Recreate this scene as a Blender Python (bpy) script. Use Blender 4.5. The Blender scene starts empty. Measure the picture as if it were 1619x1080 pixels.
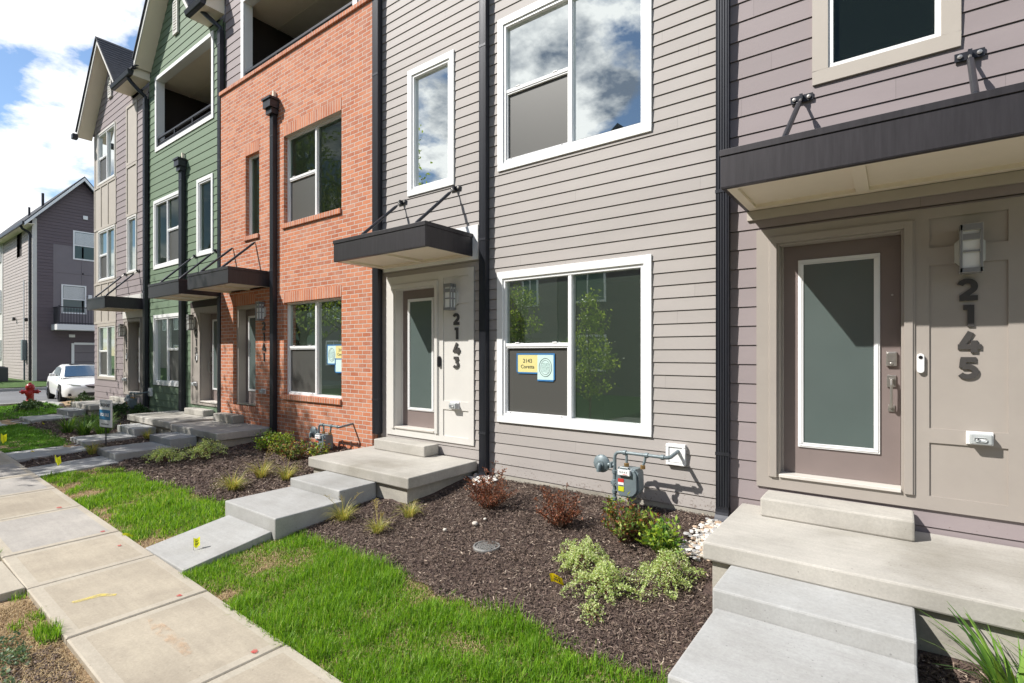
import bpy, bmesh, math, random
import numpy as np
from mathutils import Vector, Matrix, Euler
random.seed(7); rng=np.random.default_rng(7)
PI=math.pi; R=math.radians
S=bpy.context.scene; COL=S.collection
# ---------------------------------------------------------------- camera, sky, sun, exposure
H=1.57; D=5.1
cam=bpy.data.cameras.new('camera'); co=bpy.data.objects.new('camera',cam); COL.objects.link(co)
co.location=(0,-D,H); co.rotation_euler=(R(90),0,math.atan2(608.5,816))
cam.lens=816/1619*36; cam.sensor_width=36; cam.shift_y=19/1619; cam.clip_start=.05; cam.clip_end=2000
S.camera=co
SUN=Vector((.85,.98,-1.26)).normalized()          # direction the light travels
sl=bpy.data.lights.new('sun','SUN'); sl.energy=4.3; sl.angle=R(.5); sl.color=(1,.965,.91)
so=bpy.data.objects.new('sun',sl); COL.objects.link(so); so.rotation_euler=SUN.to_track_quat('-Z','Y').to_euler(); so.location=(-20,-20,30)
W=bpy.data.worlds.new('World'); S.world=W; W.use_nodes=True
nt=W.node_tree; nt.nodes.clear()
def wn(t,**k):
    n=nt.nodes.new(t)
    for a,b in k.items(): setattr(n,a,b)
    return n
sky=wn('ShaderNodeTexSky',sky_type='NISHITA',sun_disc=False,sun_elevation=math.asin(-SUN.z),air_density=1.0,dust_density=.05,ozone_density=2.2)
sky.sun_rotation=math.atan2(-SUN.x,-SUN.y)
b1=wn('ShaderNodeBackground'); b1.inputs[1].default_value=.115; nt.links.new(sky.outputs[0],b1.inputs[0])
tc=wn('ShaderNodeTexCoord'); sep=wn('ShaderNodeSeparateXYZ'); nt.links.new(tc.outputs['Generated'],sep.inputs[0])
ad=wn('ShaderNodeMath',operation='ADD'); ad.inputs[1].default_value=.22; nt.links.new(sep.outputs[2],ad.inputs[0])
mx=wn('ShaderNodeMath',operation='MAXIMUM'); mx.inputs[1].default_value=.05; nt.links.new(ad.outputs[0],mx.inputs[0])
vd=wn('ShaderNodeVectorMath',operation='DIVIDE'); nt.links.new(tc.outputs['Generated'],vd.inputs[0])
cb=wn('ShaderNodeCombineXYZ')
for i in (0,1): nt.links.new(mx.outputs[0],cb.inputs[i])
cb.inputs[2].default_value=1.5; nt.links.new(cb.outputs[0],vd.inputs[1])
off=wn('ShaderNodeVectorMath',operation='ADD'); off.inputs[1].default_value=(6,3,12); nt.links.new(vd.outputs[0],off.inputs[0])
n1=wn('ShaderNodeTexNoise'); n1.inputs['Scale'].default_value=1.9; n1.inputs['Detail'].default_value=9; n1.inputs['Roughness'].default_value=.6; nt.links.new(off.outputs[0],n1.inputs['Vector'])
cr=wn('ShaderNodeValToRGB'); cr.color_ramp.elements[0].position=.44; cr.color_ramp.elements[1].position=.51; nt.links.new(n1.outputs[0],cr.inputs[0])
n2=wn('ShaderNodeTexNoise'); n2.inputs['Scale'].default_value=3.6; n2.inputs['Detail'].default_value=7; n2.inputs['Roughness'].default_value=.6; nt.links.new(off.outputs[0],n2.inputs['Vector'])
c2=wn('ShaderNodeValToRGB'); c2.color_ramp.elements[0].position=.36; c2.color_ramp.elements[0].color=(0,0,0,1); c2.color_ramp.elements[1].position=.52; c2.color_ramp.elements[1].color=(1,1,1,1); nt.links.new(n2.outputs[0],c2.inputs[0])
dt=wn('ShaderNodeVectorMath',operation='DOT_PRODUCT'); dt.inputs[1].default_value=(-.52,-.80,.30); nt.links.new(tc.outputs['Generated'],dt.inputs[0])
mk=wn('ShaderNodeMapRange',interpolation_type='SMOOTHSTEP'); mk.inputs[1].default_value=.55; mk.inputs[2].default_value=.85; nt.links.new(dt.outputs['Value'],mk.inputs[0])
dk=wn('ShaderNodeMix',data_type='RGBA'); dk.inputs[6].default_value=(.74,.79,.87,1); dk.inputs[7].default_value=(.17,.21,.28,1); nt.links.new(mk.outputs[0],dk.inputs[0])
cm=wn('ShaderNodeMix',data_type='RGBA'); nt.links.new(c2.outputs[0],cm.inputs[0]); nt.links.new(dk.outputs[2],cm.inputs[6]); cm.inputs[7].default_value=(1,1,1,1)
cvb=wn('ShaderNodeMath',operation='MULTIPLY_ADD'); cvb.inputs[1].default_value=.006; cvb.inputs[2].default_value=-.042; nt.links.new(mk.outputs[0],cvb.inputs[0])
cva=wn('ShaderNodeMath',operation='ADD'); nt.links.new(n1.outputs[0],cva.inputs[0]); nt.links.new(cvb.outputs[0],cva.inputs[1]); nt.links.new(cva.outputs[0],cr.inputs[0])
skm=wn('ShaderNodeMath',operation='MULTIPLY_ADD'); skm.inputs[1].default_value=-.55; skm.inputs[2].default_value=1.; nt.links.new(mk.outputs[0],skm.inputs[0])
skv=wn('ShaderNodeVectorMath',operation='SCALE'); nt.links.new(sky.outputs[0],skv.inputs[0]); nt.links.new(skm.outputs[0],skv.inputs['Scale']); nt.links.new(skv.outputs[0],b1.inputs[0])
b2=wn('ShaderNodeBackground'); b2.inputs[1].default_value=.84; nt.links.new(cm.outputs[2],b2.inputs[0])
ms=wn('ShaderNodeMixShader'); nt.links.new(cr.outputs[0],ms.inputs[0]); nt.links.new(b1.outputs[0],ms.inputs[1]); nt.links.new(b2.outputs[0],ms.inputs[2])
wo=wn('ShaderNodeOutputWorld'); nt.links.new(ms.outputs[0],wo.inputs[0])
S.view_settings.view_transform='Standard'; S.view_settings.look='None'; S.view_settings.exposure=.67; S.view_settings.gamma=1
S.render.resolution_x=1024; S.render.resolution_y=683
try:
    S.cycles.use_denoising=True; S.cycles.max_bounces=8; S.cycles.transparent_max_bounces=12
except Exception: pass

# ---------------------------------------------------------------- materials
MT={}
def mat(name,col,rough=.6,metal=0,noise=None,bump=None,spec=.5,trans=0,emit=None):
    """noise=(scale,amount,detail)  bump=(scale,strength,dist)"""
    if name in MT: return MT[name]
    m=bpy.data.materials.new(name); m.use_nodes=True; t=m.node_tree; p=t.nodes['Principled BSDF']
    p.inputs['Base Color'].default_value=(*col,1); p.inputs['Roughness'].default_value=rough; p.inputs['Metallic'].default_value=metal
    p.inputs['Specular IOR Level'].default_value=spec
    tcn=t.nodes.new('ShaderNodeTexCoord')
    if noise:
        sc,am,de=noise[:3]
        stretch=noise[3] if len(noise)>3 else (1,1,1)
        mp=t.nodes.new('ShaderNodeMapping'); mp.inputs['Scale'].default_value=stretch; t.links.new(tcn.outputs['Object'],mp.inputs[0])
        n=t.nodes.new('ShaderNodeTexNoise'); n.inputs['Scale'].default_value=sc; n.inputs['Detail'].default_value=de; n.inputs['Roughness'].default_value=.65
        t.links.new(mp.outputs[0],n.inputs['Vector'])
        mr=t.nodes.new('ShaderNodeMapRange'); mr.inputs[1].default_value=.28; mr.inputs[2].default_value=.72; mr.inputs[3].default_value=1-am; mr.inputs[4].default_value=1+am
        t.links.new(n.outputs[0],mr.inputs[0])
        mu=t.nodes.new('ShaderNodeVectorMath'); mu.operation='SCALE'; mu.inputs[0].default_value=col
        t.links.new(mr.outputs[0],mu.inputs['Scale']); t.links.new(mu.outputs[0],p.inputs['Base Color'])
    if bump:
        n=t.nodes.new('ShaderNodeTexNoise'); n.inputs['Scale'].default_value=bump[0]; n.inputs['Detail'].default_value=6
        t.links.new(tcn.outputs['Object'],n.inputs['Vector'])
        b=t.nodes.new('ShaderNodeBump'); b.inputs['Strength'].default_value=bump[1]; b.inputs['Distance'].default_value=bump[2]
        t.links.new(n.outputs[0],b.inputs['Height']); t.links.new(b.outputs[0],p.inputs['Normal'])
    if trans:
        tr=t.nodes.new('ShaderNodeBsdfTranslucent'); tr.inputs[0].default_value=(min(1,col[0]*1.6),min(1,col[1]*1.5),col[2]*.8,1)
        mxs=t.nodes.new('ShaderNodeMixShader'); mxs.inputs[0].default_value=trans
        t.links.new(p.outputs[0],mxs.inputs[1]); t.links.new(tr.outputs[0],mxs.inputs[2]); t.links.new(mxs.outputs[0],t.nodes['Material Output'].inputs[0])
    if emit:
        p.inputs['Emission Color'].default_value=(*emit[:3],1); p.inputs['Emission Strength'].default_value=emit[3]
    MT[name]=m; return m
def siding(name,col,pitch=.129,zoff=.065):
    """painted lap boards: faint tone shift board to board, fine grain, light dust"""
    if name in MT: return MT[name]
    m=mat(name,col,.62,noise=(1.3,.05,5,(1,1,3)),bump=(90,.12,.002),spec=.3); t=m.node_tree; p=t.nodes['Principled BSDF']
    tcn=t.nodes.new('ShaderNodeTexCoord'); sp=t.nodes.new('ShaderNodeSeparateXYZ'); t.links.new(tcn.outputs['Object'],sp.inputs[0])
    d=t.nodes.new('ShaderNodeMath'); d.operation='DIVIDE'; d.inputs[1].default_value=pitch; zz_=t.nodes.new('ShaderNodeMath'); zz_.operation='SUBTRACT'; zz_.inputs[1].default_value=zoff; t.links.new(sp.outputs[2],zz_.inputs[0]); t.links.new(zz_.outputs[0],d.inputs[0])
    f=t.nodes.new('ShaderNodeMath'); f.operation='FLOOR'; t.links.new(d.outputs[0],f.inputs[0])
    sx=t.nodes.new('ShaderNodeMath'); sx.operation='DIVIDE'; sx.inputs[1].default_value=3.66; t.links.new(sp.outputs[0],sx.inputs[0])
    wnz=t.nodes.new('ShaderNodeTexWhiteNoise'); wnz.noise_dimensions='1D'; t.links.new(f.outputs[0],wnz.inputs['W'])
    a=t.nodes.new('ShaderNodeMath'); a.operation='ADD'; t.links.new(sx.outputs[0],a.inputs[0]); t.links.new(wnz.outputs[0],a.inputs[1])
    f2=t.nodes.new('ShaderNodeMath'); f2.operation='FLOOR'; t.links.new(a.outputs[0],f2.inputs[0])
    c=t.nodes.new('ShaderNodeCombineXYZ'); t.links.new(f.outputs[0],c.inputs[0]); t.links.new(f2.outputs[0],c.inputs[1])
    w2=t.nodes.new('ShaderNodeTexWhiteNoise'); w2.noise_dimensions='2D'; t.links.new(c.outputs[0],w2.inputs['Vector'])
    mr=t.nodes.new('ShaderNodeMapRange'); mr.inputs[3].default_value=.965; mr.inputs[4].default_value=1.03; t.links.new(w2.outputs[0],mr.inputs[0])
    # butt joint hairline
    fr=t.nodes.new('ShaderNodeMath'); fr.operation='FRACT'; t.links.new(a.outputs[0],fr.inputs[0])
    lt=t.nodes.new('ShaderNodeMath'); lt.operation='LESS_THAN'; lt.inputs[1].default_value=.0013; t.links.new(fr.outputs[0],lt.inputs[0])
    jm=t.nodes.new('ShaderNodeMath'); jm.operation='MULTIPLY_ADD'; jm.inputs[1].default_value=-.22; jm.inputs[2].default_value=1; t.links.new(lt.outputs[0],jm.inputs[0])
    mm=t.nodes.new('ShaderNodeMath'); mm.operation='MULTIPLY'; t.links.new(mr.outputs[0],mm.inputs[0]); t.links.new(jm.outputs[0],mm.inputs[1])
    old=p.inputs['Base Color'].links[0].from_socket
    # soil splashed on the lowest boards
    ng=t.nodes.new('ShaderNodeTexNoise'); ng.inputs['Scale'].default_value=55; ng.inputs['Detail'].default_value=3; t.links.new(tcn.outputs['Object'],ng.inputs['Vector'])
    nl=t.nodes.new('ShaderNodeTexNoise'); nl.inputs['Scale'].default_value=1.7; t.links.new(tcn.outputs['Object'],nl.inputs['Vector'])
    hm=t.nodes.new('ShaderNodeMapRange'); hm.inputs[1].default_value=.55; hm.inputs[2].default_value=.02; hm.inputs[3].default_value=-.12; hm.inputs[4].default_value=.10; t.links.new(sp.outputs[2],hm.inputs[0])
    h2=t.nodes.new('ShaderNodeMath'); h2.operation='MULTIPLY_ADD'; h2.inputs[1].default_value=.25; t.links.new(nl.outputs[0],h2.inputs[0]); t.links.new(hm.outputs[0],h2.inputs[2])
    h3=t.nodes.new('ShaderNodeMath'); h3.operation='ADD'; t.links.new(h2.outputs[0],h3.inputs[0]); t.links.new(ng.outputs[0],h3.inputs[1])
    h4=t.nodes.new('ShaderNodeMapRange'); h4.inputs[1].default_value=.80; h4.inputs[2].default_value=.86; h4.inputs[4].default_value=.55; t.links.new(h3.outputs[0],h4.inputs[0])
    dm=t.nodes.new('ShaderNodeMixRGB'); dm.inputs[2].default_value=(.12,.08,.06,1); t.links.new(h4.outputs[0],dm.inputs[0]); t.links.new(old,dm.inputs[1]); old=dm.outputs[0]
    vs=t.nodes.new('ShaderNodeVectorMath'); vs.operation='SCALE'; t.links.new(old,vs.inputs[0]); t.links.new(mm.outputs[0],vs.inputs['Scale']); t.links.new(vs.outputs[0],p.inputs['Base Color'])
    return m
def brick(name,soldier=False):
    if name in MT: return MT[name]
    m=mat(name,(.5,.2,.1),.85,spec=.2); t=m.node_tree; p=t.nodes['Principled BSDF']
    tcn=t.nodes.new('ShaderNodeTexCoord'); sp=t.nodes.new('ShaderNodeSeparateXYZ'); t.links.new(tcn.outputs['Object'],sp.inputs[0])
    a=t.nodes.new('ShaderNodeMath'); a.operation='ADD'; t.links.new(sp.outputs[0],a.inputs[0]); t.links.new(sp.outputs[1],a.inputs[1])
    c=t.nodes.new('ShaderNodeCombineXYZ')
    if soldier: t.links.new(sp.outputs[2],c.inputs[1]); t.links.new(a.outputs[0],c.inputs[0])
    else: t.links.new(a.outputs[0],c.inputs[0]); t.links.new(sp.outputs[2],c.inputs[1])
    # wobble
    n=t.nodes.new('ShaderNodeTexNoise'); n.inputs['Scale'].default_value=14; n.inputs['Detail'].default_value=4; t.links.new(c.outputs[0],n.inputs['Vector'])
    ms_=t.nodes.new('ShaderNodeVectorMath'); ms_.operation='MULTIPLY_ADD'; ms_.inputs[1].default_value=(.008,.008,0); t.links.new(n.outputs['Color'],ms_.inputs[0]); t.links.new(c.outputs[0],ms_.inputs[2])
    b=t.nodes.new('ShaderNodeTexBrick'); b.inputs['Scale'].default_value=1
    b.inputs['Brick Width'].default_value=.0705 if soldier else .203; b.inputs['Row Height'].default_value=.6 if soldier else .0677
    if soldier: b.offset=0
    b.inputs['Mortar Size'].default_value=.0062; b.inputs['Mortar Smooth'].default_value=.25; b.inputs['Bias'].default_value=0
    b.inputs['Color1'].default_value=(.58,.225,.118,1); b.inputs['Color2'].default_value=(.41,.135,.072,1); b.inputs['Mortar'].default_value=(.56,.50,.44,1)
    t.links.new(ms_.outputs[0],b.inputs['Vector'])
    n3=t.nodes.new('ShaderNodeTexNoise'); n3.inputs['Scale'].default_value=5; n3.inputs['Detail'].default_value=8; n3.inputs['Roughness'].default_value=.75; t.links.new(tcn.outputs['Object'],n3.inputs['Vector'])
    r=t.nodes.new('ShaderNodeValToRGB'); r.color_ramp.elements[0].position=.46; r.color_ramp.elements[0].color=(0,0,0,1); r.color_ramp.elements[1].position=.78; r.color_ramp.elements[1].color=(.55,.55,.55,1); t.links.new(n3.outputs[0],r.inputs[0])
    mix=t.nodes.new('ShaderNodeMixRGB'); mix.inputs[2].default_value=(.56,.40,.32,1); t.links.new(r.outputs[0],mix.inputs[0]); t.links.new(b.outputs[0],mix.inputs[1]); t.links.new(mix.outputs[0],p.inputs['Base Color'])
    bu=t.nodes.new('ShaderNodeBump'); bu.inputs['Strength'].default_value=.9; bu.inputs['Distance'].default_value=.006; bu.invert=True
    n4=t.nodes.new('ShaderNodeMath'); n4.operation='MULTIPLY_ADD'; n4.inputs[1].default_value=.5; t.links.new(n3.outputs[0],n4.inputs[0]); t.links.new(b.outputs['Fac'],n4.inputs[2])
    t.links.new(n4.outputs[0],bu.inputs['Height']); t.links.new(bu.outputs[0],p.inputs['Normal'])
    return m
def concrete(name,c1,c2,stain=(.2,.19,.17),st=.35):
    if name in MT: return MT[name]
    m=mat(name,c1,.85,spec=.25); t=m.node_tree; p=t.nodes['Principled BSDF']; tcn=t.nodes.new('ShaderNodeTexCoord')
    def N(s,d,ro=.6,st_=(1,1,1)):
        mp=t.nodes.new('ShaderNodeMapping'); mp.inputs['Scale'].default_value=st_; t.links.new(tcn.outputs['Object'],mp.inputs[0])
        n=t.nodes.new('ShaderNodeTexNoise'); n.inputs['Scale'].default_value=s; n.inputs['Detail'].default_value=d; n.inputs['Roughness'].default_value=ro; t.links.new(mp.outputs[0],n.inputs['Vector']); return n
    na=N(1.6,8,.7); nb=N(.9,5,.55); nc=N(60,4,.7); ne=N(9,5,.7,(.25,2.5,1))
    mi=t.nodes.new('ShaderNodeMixRGB'); mi.inputs[1].default_value=(*c1,1); mi.inputs[2].default_value=(*c2,1)
    rr=t.nodes.new('ShaderNodeMapRange'); rr.inputs[1].default_value=.35; rr.inputs[2].default_value=.65; t.links.new(na.outputs[0],rr.inputs[0]); t.links.new(rr.outputs[0],mi.inputs[0])
    r2=t.nodes.new('ShaderNodeMapRange'); r2.inputs[1].default_value=.50; r2.inputs[2].default_value=.70; r2.inputs[4].default_value=st; t.links.new(nb.outputs[0],r2.inputs[0])
    m2=t.nodes.new('ShaderNodeMixRGB'); m2.inputs[2].default_value=(*stain,1); t.links.new(r2.outputs[0],m2.inputs[0]); t.links.new(mi.outputs[0],m2.inputs[1])
    r3=t.nodes.new('ShaderNodeMapRange'); r3.inputs[1].default_value=.3; r3.inputs[2].default_value=.7; r3.inputs[3].default_value=.9; r3.inputs[4].default_value=1.08; t.links.new(nc.outputs[0],r3.inputs[0])
    r4=t.nodes.new('ShaderNodeMapRange'); r4.inputs[1].default_value=.3; r4.inputs[2].default_value=.7; r4.inputs[3].default_value=.94; r4.inputs[4].default_value=1.05; t.links.new(ne.outputs[0],r4.inputs[0])
    mm=t.nodes.new('ShaderNodeMath'); mm.operation='MULTIPLY'; t.links.new(r3.outputs[0],mm.inputs[0]); t.links.new(r4.outputs[0],mm.inputs[1])
    vo=t.nodes.new('ShaderNodeTexVoronoi'); vo.inputs['Scale'].default_value=26; vo.inputs['Randomness'].default_value=1; t.links.new(tcn.outputs['Object'],vo.inputs['Vector'])
    nr=N(7,3); vr=t.nodes.new('ShaderNodeMath'); vr.operation='MULTIPLY_ADD'; vr.inputs[1].default_value=.42; vr.inputs[2].default_value=-.14; t.links.new(nr.outputs[0],vr.inputs[0])
    vl=t.nodes.new('ShaderNodeMath'); vl.operation='LESS_THAN'; t.links.new(vo.outputs['Distance'],vl.inputs[0]); t.links.new(vr.outputs[0],vl.inputs[1])
    vm=t.nodes.new('ShaderNodeMath'); vm.operation='MULTIPLY_ADD'; vm.inputs[1].default_value=-.30; vm.inputs[2].default_value=1; t.links.new(vl.outputs[0],vm.inputs[0])
    m5=t.nodes.new('ShaderNodeMath'); m5.operation='MULTIPLY'; t.links.new(mm.outputs[0],m5.inputs[0]); t.links.new(vm.outputs[0],m5.inputs[1]); mm=m5
    vs=t.nodes.new('ShaderNodeVectorMath'); vs.operation='SCALE'; t.links.new(m2.outputs[0],vs.inputs[0]); t.links.new(mm.outputs[0],vs.inputs['Scale']); t.links.new(vs.outputs[0],p.inputs['Base Color'])
    bu=t.nodes.new('ShaderNodeBump'); bu.inputs['Strength'].default_value=.35; bu.inputs['Distance'].default_value=.003; t.links.new(nc.outputs[0],bu.inputs['Height']); t.links.new(bu.outputs[0],p.inputs['Normal'])
    return m
def glass(name,tint,refl,gcol=(.93,1,.96),haze=.10,fcol=(.30,.42,.31),frk=1.):
    m=bpy.data.materials.new(name); m.use_nodes=True; t=m.node_tree; t.nodes.clear(); MT[name]=m
    o=t.nodes.new('ShaderNodeOutputMaterial'); g=t.nodes.new('ShaderNodeBsdfGlossy'); g.inputs['Roughness'].default_value=.004; g.inputs[0].default_value=(*gcol,1)
    tr=t.nodes.new('ShaderNodeBsdfTransparent'); tr.inputs[0].default_value=(*tint,1)
    fr=t.nodes.new('ShaderNodeFresnel'); fr.inputs[0].default_value=1.5
    ma=t.nodes.new('ShaderNodeMath'); ma.operation='MULTIPLY_ADD'; ma.inputs[1].default_value=(1-refl)*frk; ma.inputs[2].default_value=refl; t.links.new(fr.outputs[0],ma.inputs[0])
    # slight waviness of the pane
    tcn=t.nodes.new('ShaderNodeTexCoord'); n=t.nodes.new('ShaderNodeTexNoise'); n.inputs['Scale'].default_value=1.6; t.links.new(tcn.outputs['Object'],n.inputs['Vector'])
    bu=t.nodes.new('ShaderNodeBump'); bu.inputs['Strength'].default_value=.03; bu.inputs['Distance'].default_value=.02; t.links.new(n.outputs[0],bu.inputs['Height']); t.links.new(bu.outputs[0],g.inputs['Normal'])
    mxs=t.nodes.new('ShaderNodeMixShader'); t.links.new(ma.outputs[0],mxs.inputs[0])
    df=t.nodes.new('ShaderNodeBsdfDiffuse'); df.inputs[0].default_value=(*fcol,1); m0=t.nodes.new('ShaderNodeMixShader'); m0.inputs[0].default_value=haze; t.links.new(tr.outputs[0],m0.inputs[1]); t.links.new(df.outputs[0],m0.inputs[2])  # diffuse green mixed into the glass stands in for bright haze over dim rooms
    t.links.new(m0.outputs[0],mxs.inputs[1]); t.links.new(g.outputs[0],mxs.inputs[2]); t.links.new(mxs.outputs[0],o.inputs[0])
    return m
GREIGE=siding('greige_boards',(.375,.345,.325)); LAV=siding('mauve_grey_boards',(.285,.242,.245),.176); GREEN=siding('green_boards',(.155,.215,.142),.176)
DKPUR=siding('dark_plum_boards',(.14,.112,.125),.17); BEIGEB=siding('beige_boards',(.42,.375,.355),.17)
WHITE=mat('white_trim',(.80,.80,.79),.45,noise=(3,.03,4)); VINYL=mat('white_vinyl',(.84,.84,.84),.3)
BEIGE=mat('beige_trim',(.44,.395,.345),.55,noise=(2.5,.05,5),bump=(120,.08,.002)); TAUPE=mat('taupe_trim',(.345,.308,.275),.55,noise=(2.5,.05,5),bump=(120,.08,.002))
PALE=mat('pale_trim',(.62,.60,.565),.55,noise=(2.5,.04,5),bump=(120,.08,.002)); SOFFIT=mat('soffit_beige',(.80,.71,.585),.7,noise=(2,.04,4))
BRONZE=mat('dark_bronze_metal',(.035,.032,.036),.42,.25,noise=(5,.25,6,(6,6,.5))); BLKMET=mat('black_metal',(.028,.030,.038),.38,.3,noise=(4,.2,5,(5,5,.4)))
DOORP=mat('plum_door_paint',(.205,.165,.155),.42,noise=(3,.05,4)); FROST=mat('frosted_glass',(.095,.122,.116),.16,spec=.8,noise=(1.2,.06,3))
PANE=glass('window_glass',(.55,.72,.60),.36,haze=.14,fcol=(.26,.37,.27)); PANE2=glass('dark_window_glass',(.45,.58,.5),.02,haze=.02,frk=.45); PANE3=glass('sky_window_glass',(.45,.58,.5),.66,gcol=(.95,1,.99),haze=.03); CLEAR=glass('car_glass',(.25,.35,.4),.15)
SCREEN=mat('insect_screen',(.070,.069,.063),.45,spec=.5,bump=(400,.2,.001))
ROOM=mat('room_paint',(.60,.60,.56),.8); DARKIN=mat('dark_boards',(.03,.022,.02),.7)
BRICK=brick('red_brick'); SOLD=brick('brick_on_end',True)
CONC=concrete('step_concrete',(.405,.405,.395),(.335,.33,.315),(.18,.17,.15),.45); CONCW=concrete('walk_concrete',(.45,.395,.31),(.35,.305,.24),(.22,.185,.145),.45); CONCG=concrete('walk_concrete_grey',(.44,.41,.37),(.33,.31,.285)); EDGEC=concrete('walk_edge',(.475,.43,.35),(.39,.345,.28),(.28,.25,.2),.35)
SLABC=concrete('landing_concrete',(.47,.445,.40),(.375,.355,.32),(.20,.18,.14),.6); BLOCKC=concrete('footing_concrete',(.46,.43,.37),(.34,.32,.28),(.16,.14,.11),.6)
SHING=mat('roof_shingles',(.035,.038,.048),.9,noise=(28,.5,4,(1,.25,1)),bump=(40,.5,.01))
GREYM=mat('meter_grey',(.16,.20,.215),.45,.1,noise=(12,.12,4)); ALU=mat('mill_aluminium_sill',(.66,.62,.57),.5,.15,noise=(9,.12,5,(.4,4,1))); BRASS=mat('brass_union',(.32,.20,.08),.4,.6)
STEEL=mat('brushed_nickel',(.45,.43,.40),.32,.8,noise=(30,.1,3)); LAMPG=mat('lamp_diffuser',(.80,.80,.78),.35); GREYP=mat('grey_fixture',(.26,.26,.265),.4,.35); NUMB=mat('dark_numeral',(.05,.046,.044),.5)
YEL=mat('flag_yellow',(.75,.78,.03),.5,trans=.35); ORG=mat('flag_orange_yellow',(.9,.62,.01),.5,trans=.3); BLUE=mat('tape_blue',(.03,.17,.40),.5); REDP=mat('hydrant_red',(.30,.010,.012),.35,noise=(8,.1,4))
RUBBER=mat('tyre_rubber',(.02,.02,.02),.8); CARW=mat('car_white_paint',(.80,.80,.79),.18,spec=.6); CARB=mat('car_black_trim',(.012,.012,.014),.3); CHROME=mat('chrome',(.6,.6,.65),.12,1); HLIGHT=mat('headlamp_glass',(.28,.29,.25),.1,spec=.9)
ASPH=mat('asphalt',(.15,.15,.155),.9,noise=(.6,.2,8),bump=(60,.5,.01)); DIRT=mat('dry_soil',(.30,.205,.115),.95,noise=(9,.45,8),bump=(40,.9,.03)); MULCHM=mat('mulch_base',(.085,.055,.046),.95,noise=(25,.6,8),bump=(35,1,.04))
FARG=mat('far_grass',(.055,.11,.02),.95,noise=(6,.4,8),bump=(30,1,.03)); PAPERY=mat('paper_yellow',(.70,.62,.25),.7); PAPERB=mat('paper_pale_blue',(.55,.72,.68),.7); INK=mat('ink',(.04,.05,.05),.7); SIGNB=mat('sign_blue',(.03,.22,.42),.4)
BARK=mat('bark',(.10,.075,.055),.9,noise=(12,.3,6,(1,1,.3)),bump=(20,.8,.01))
ROCK=[mat('pale_stone',(.60,.55,.48),.8,noise=(12,.2,4)),mat('tan_stone',(.48,.36,.26),.8,noise=(12,.2,4)),mat('grey_stone',(.36,.35,.34),.8,noise=(12,.2,4)),mat('white_stone',(.72,.70,.66),.8)]
IRON=mat('cast_iron_lid',(.24,.235,.225),.6,.3,noise=(30,.3,4)); PLAST=mat('white_plastic',(.82,.82,.82),.3); CLEARC=mat('clear_plastic_cover',(.42,.44,.44),.12,spec=.8)
WARM=mat('downlight',(1,.8,.5),.5,emit=(1,.78,.45,6)); ACM=mat('condenser_grey',(.055,.06,.062),.5,.2)

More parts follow.
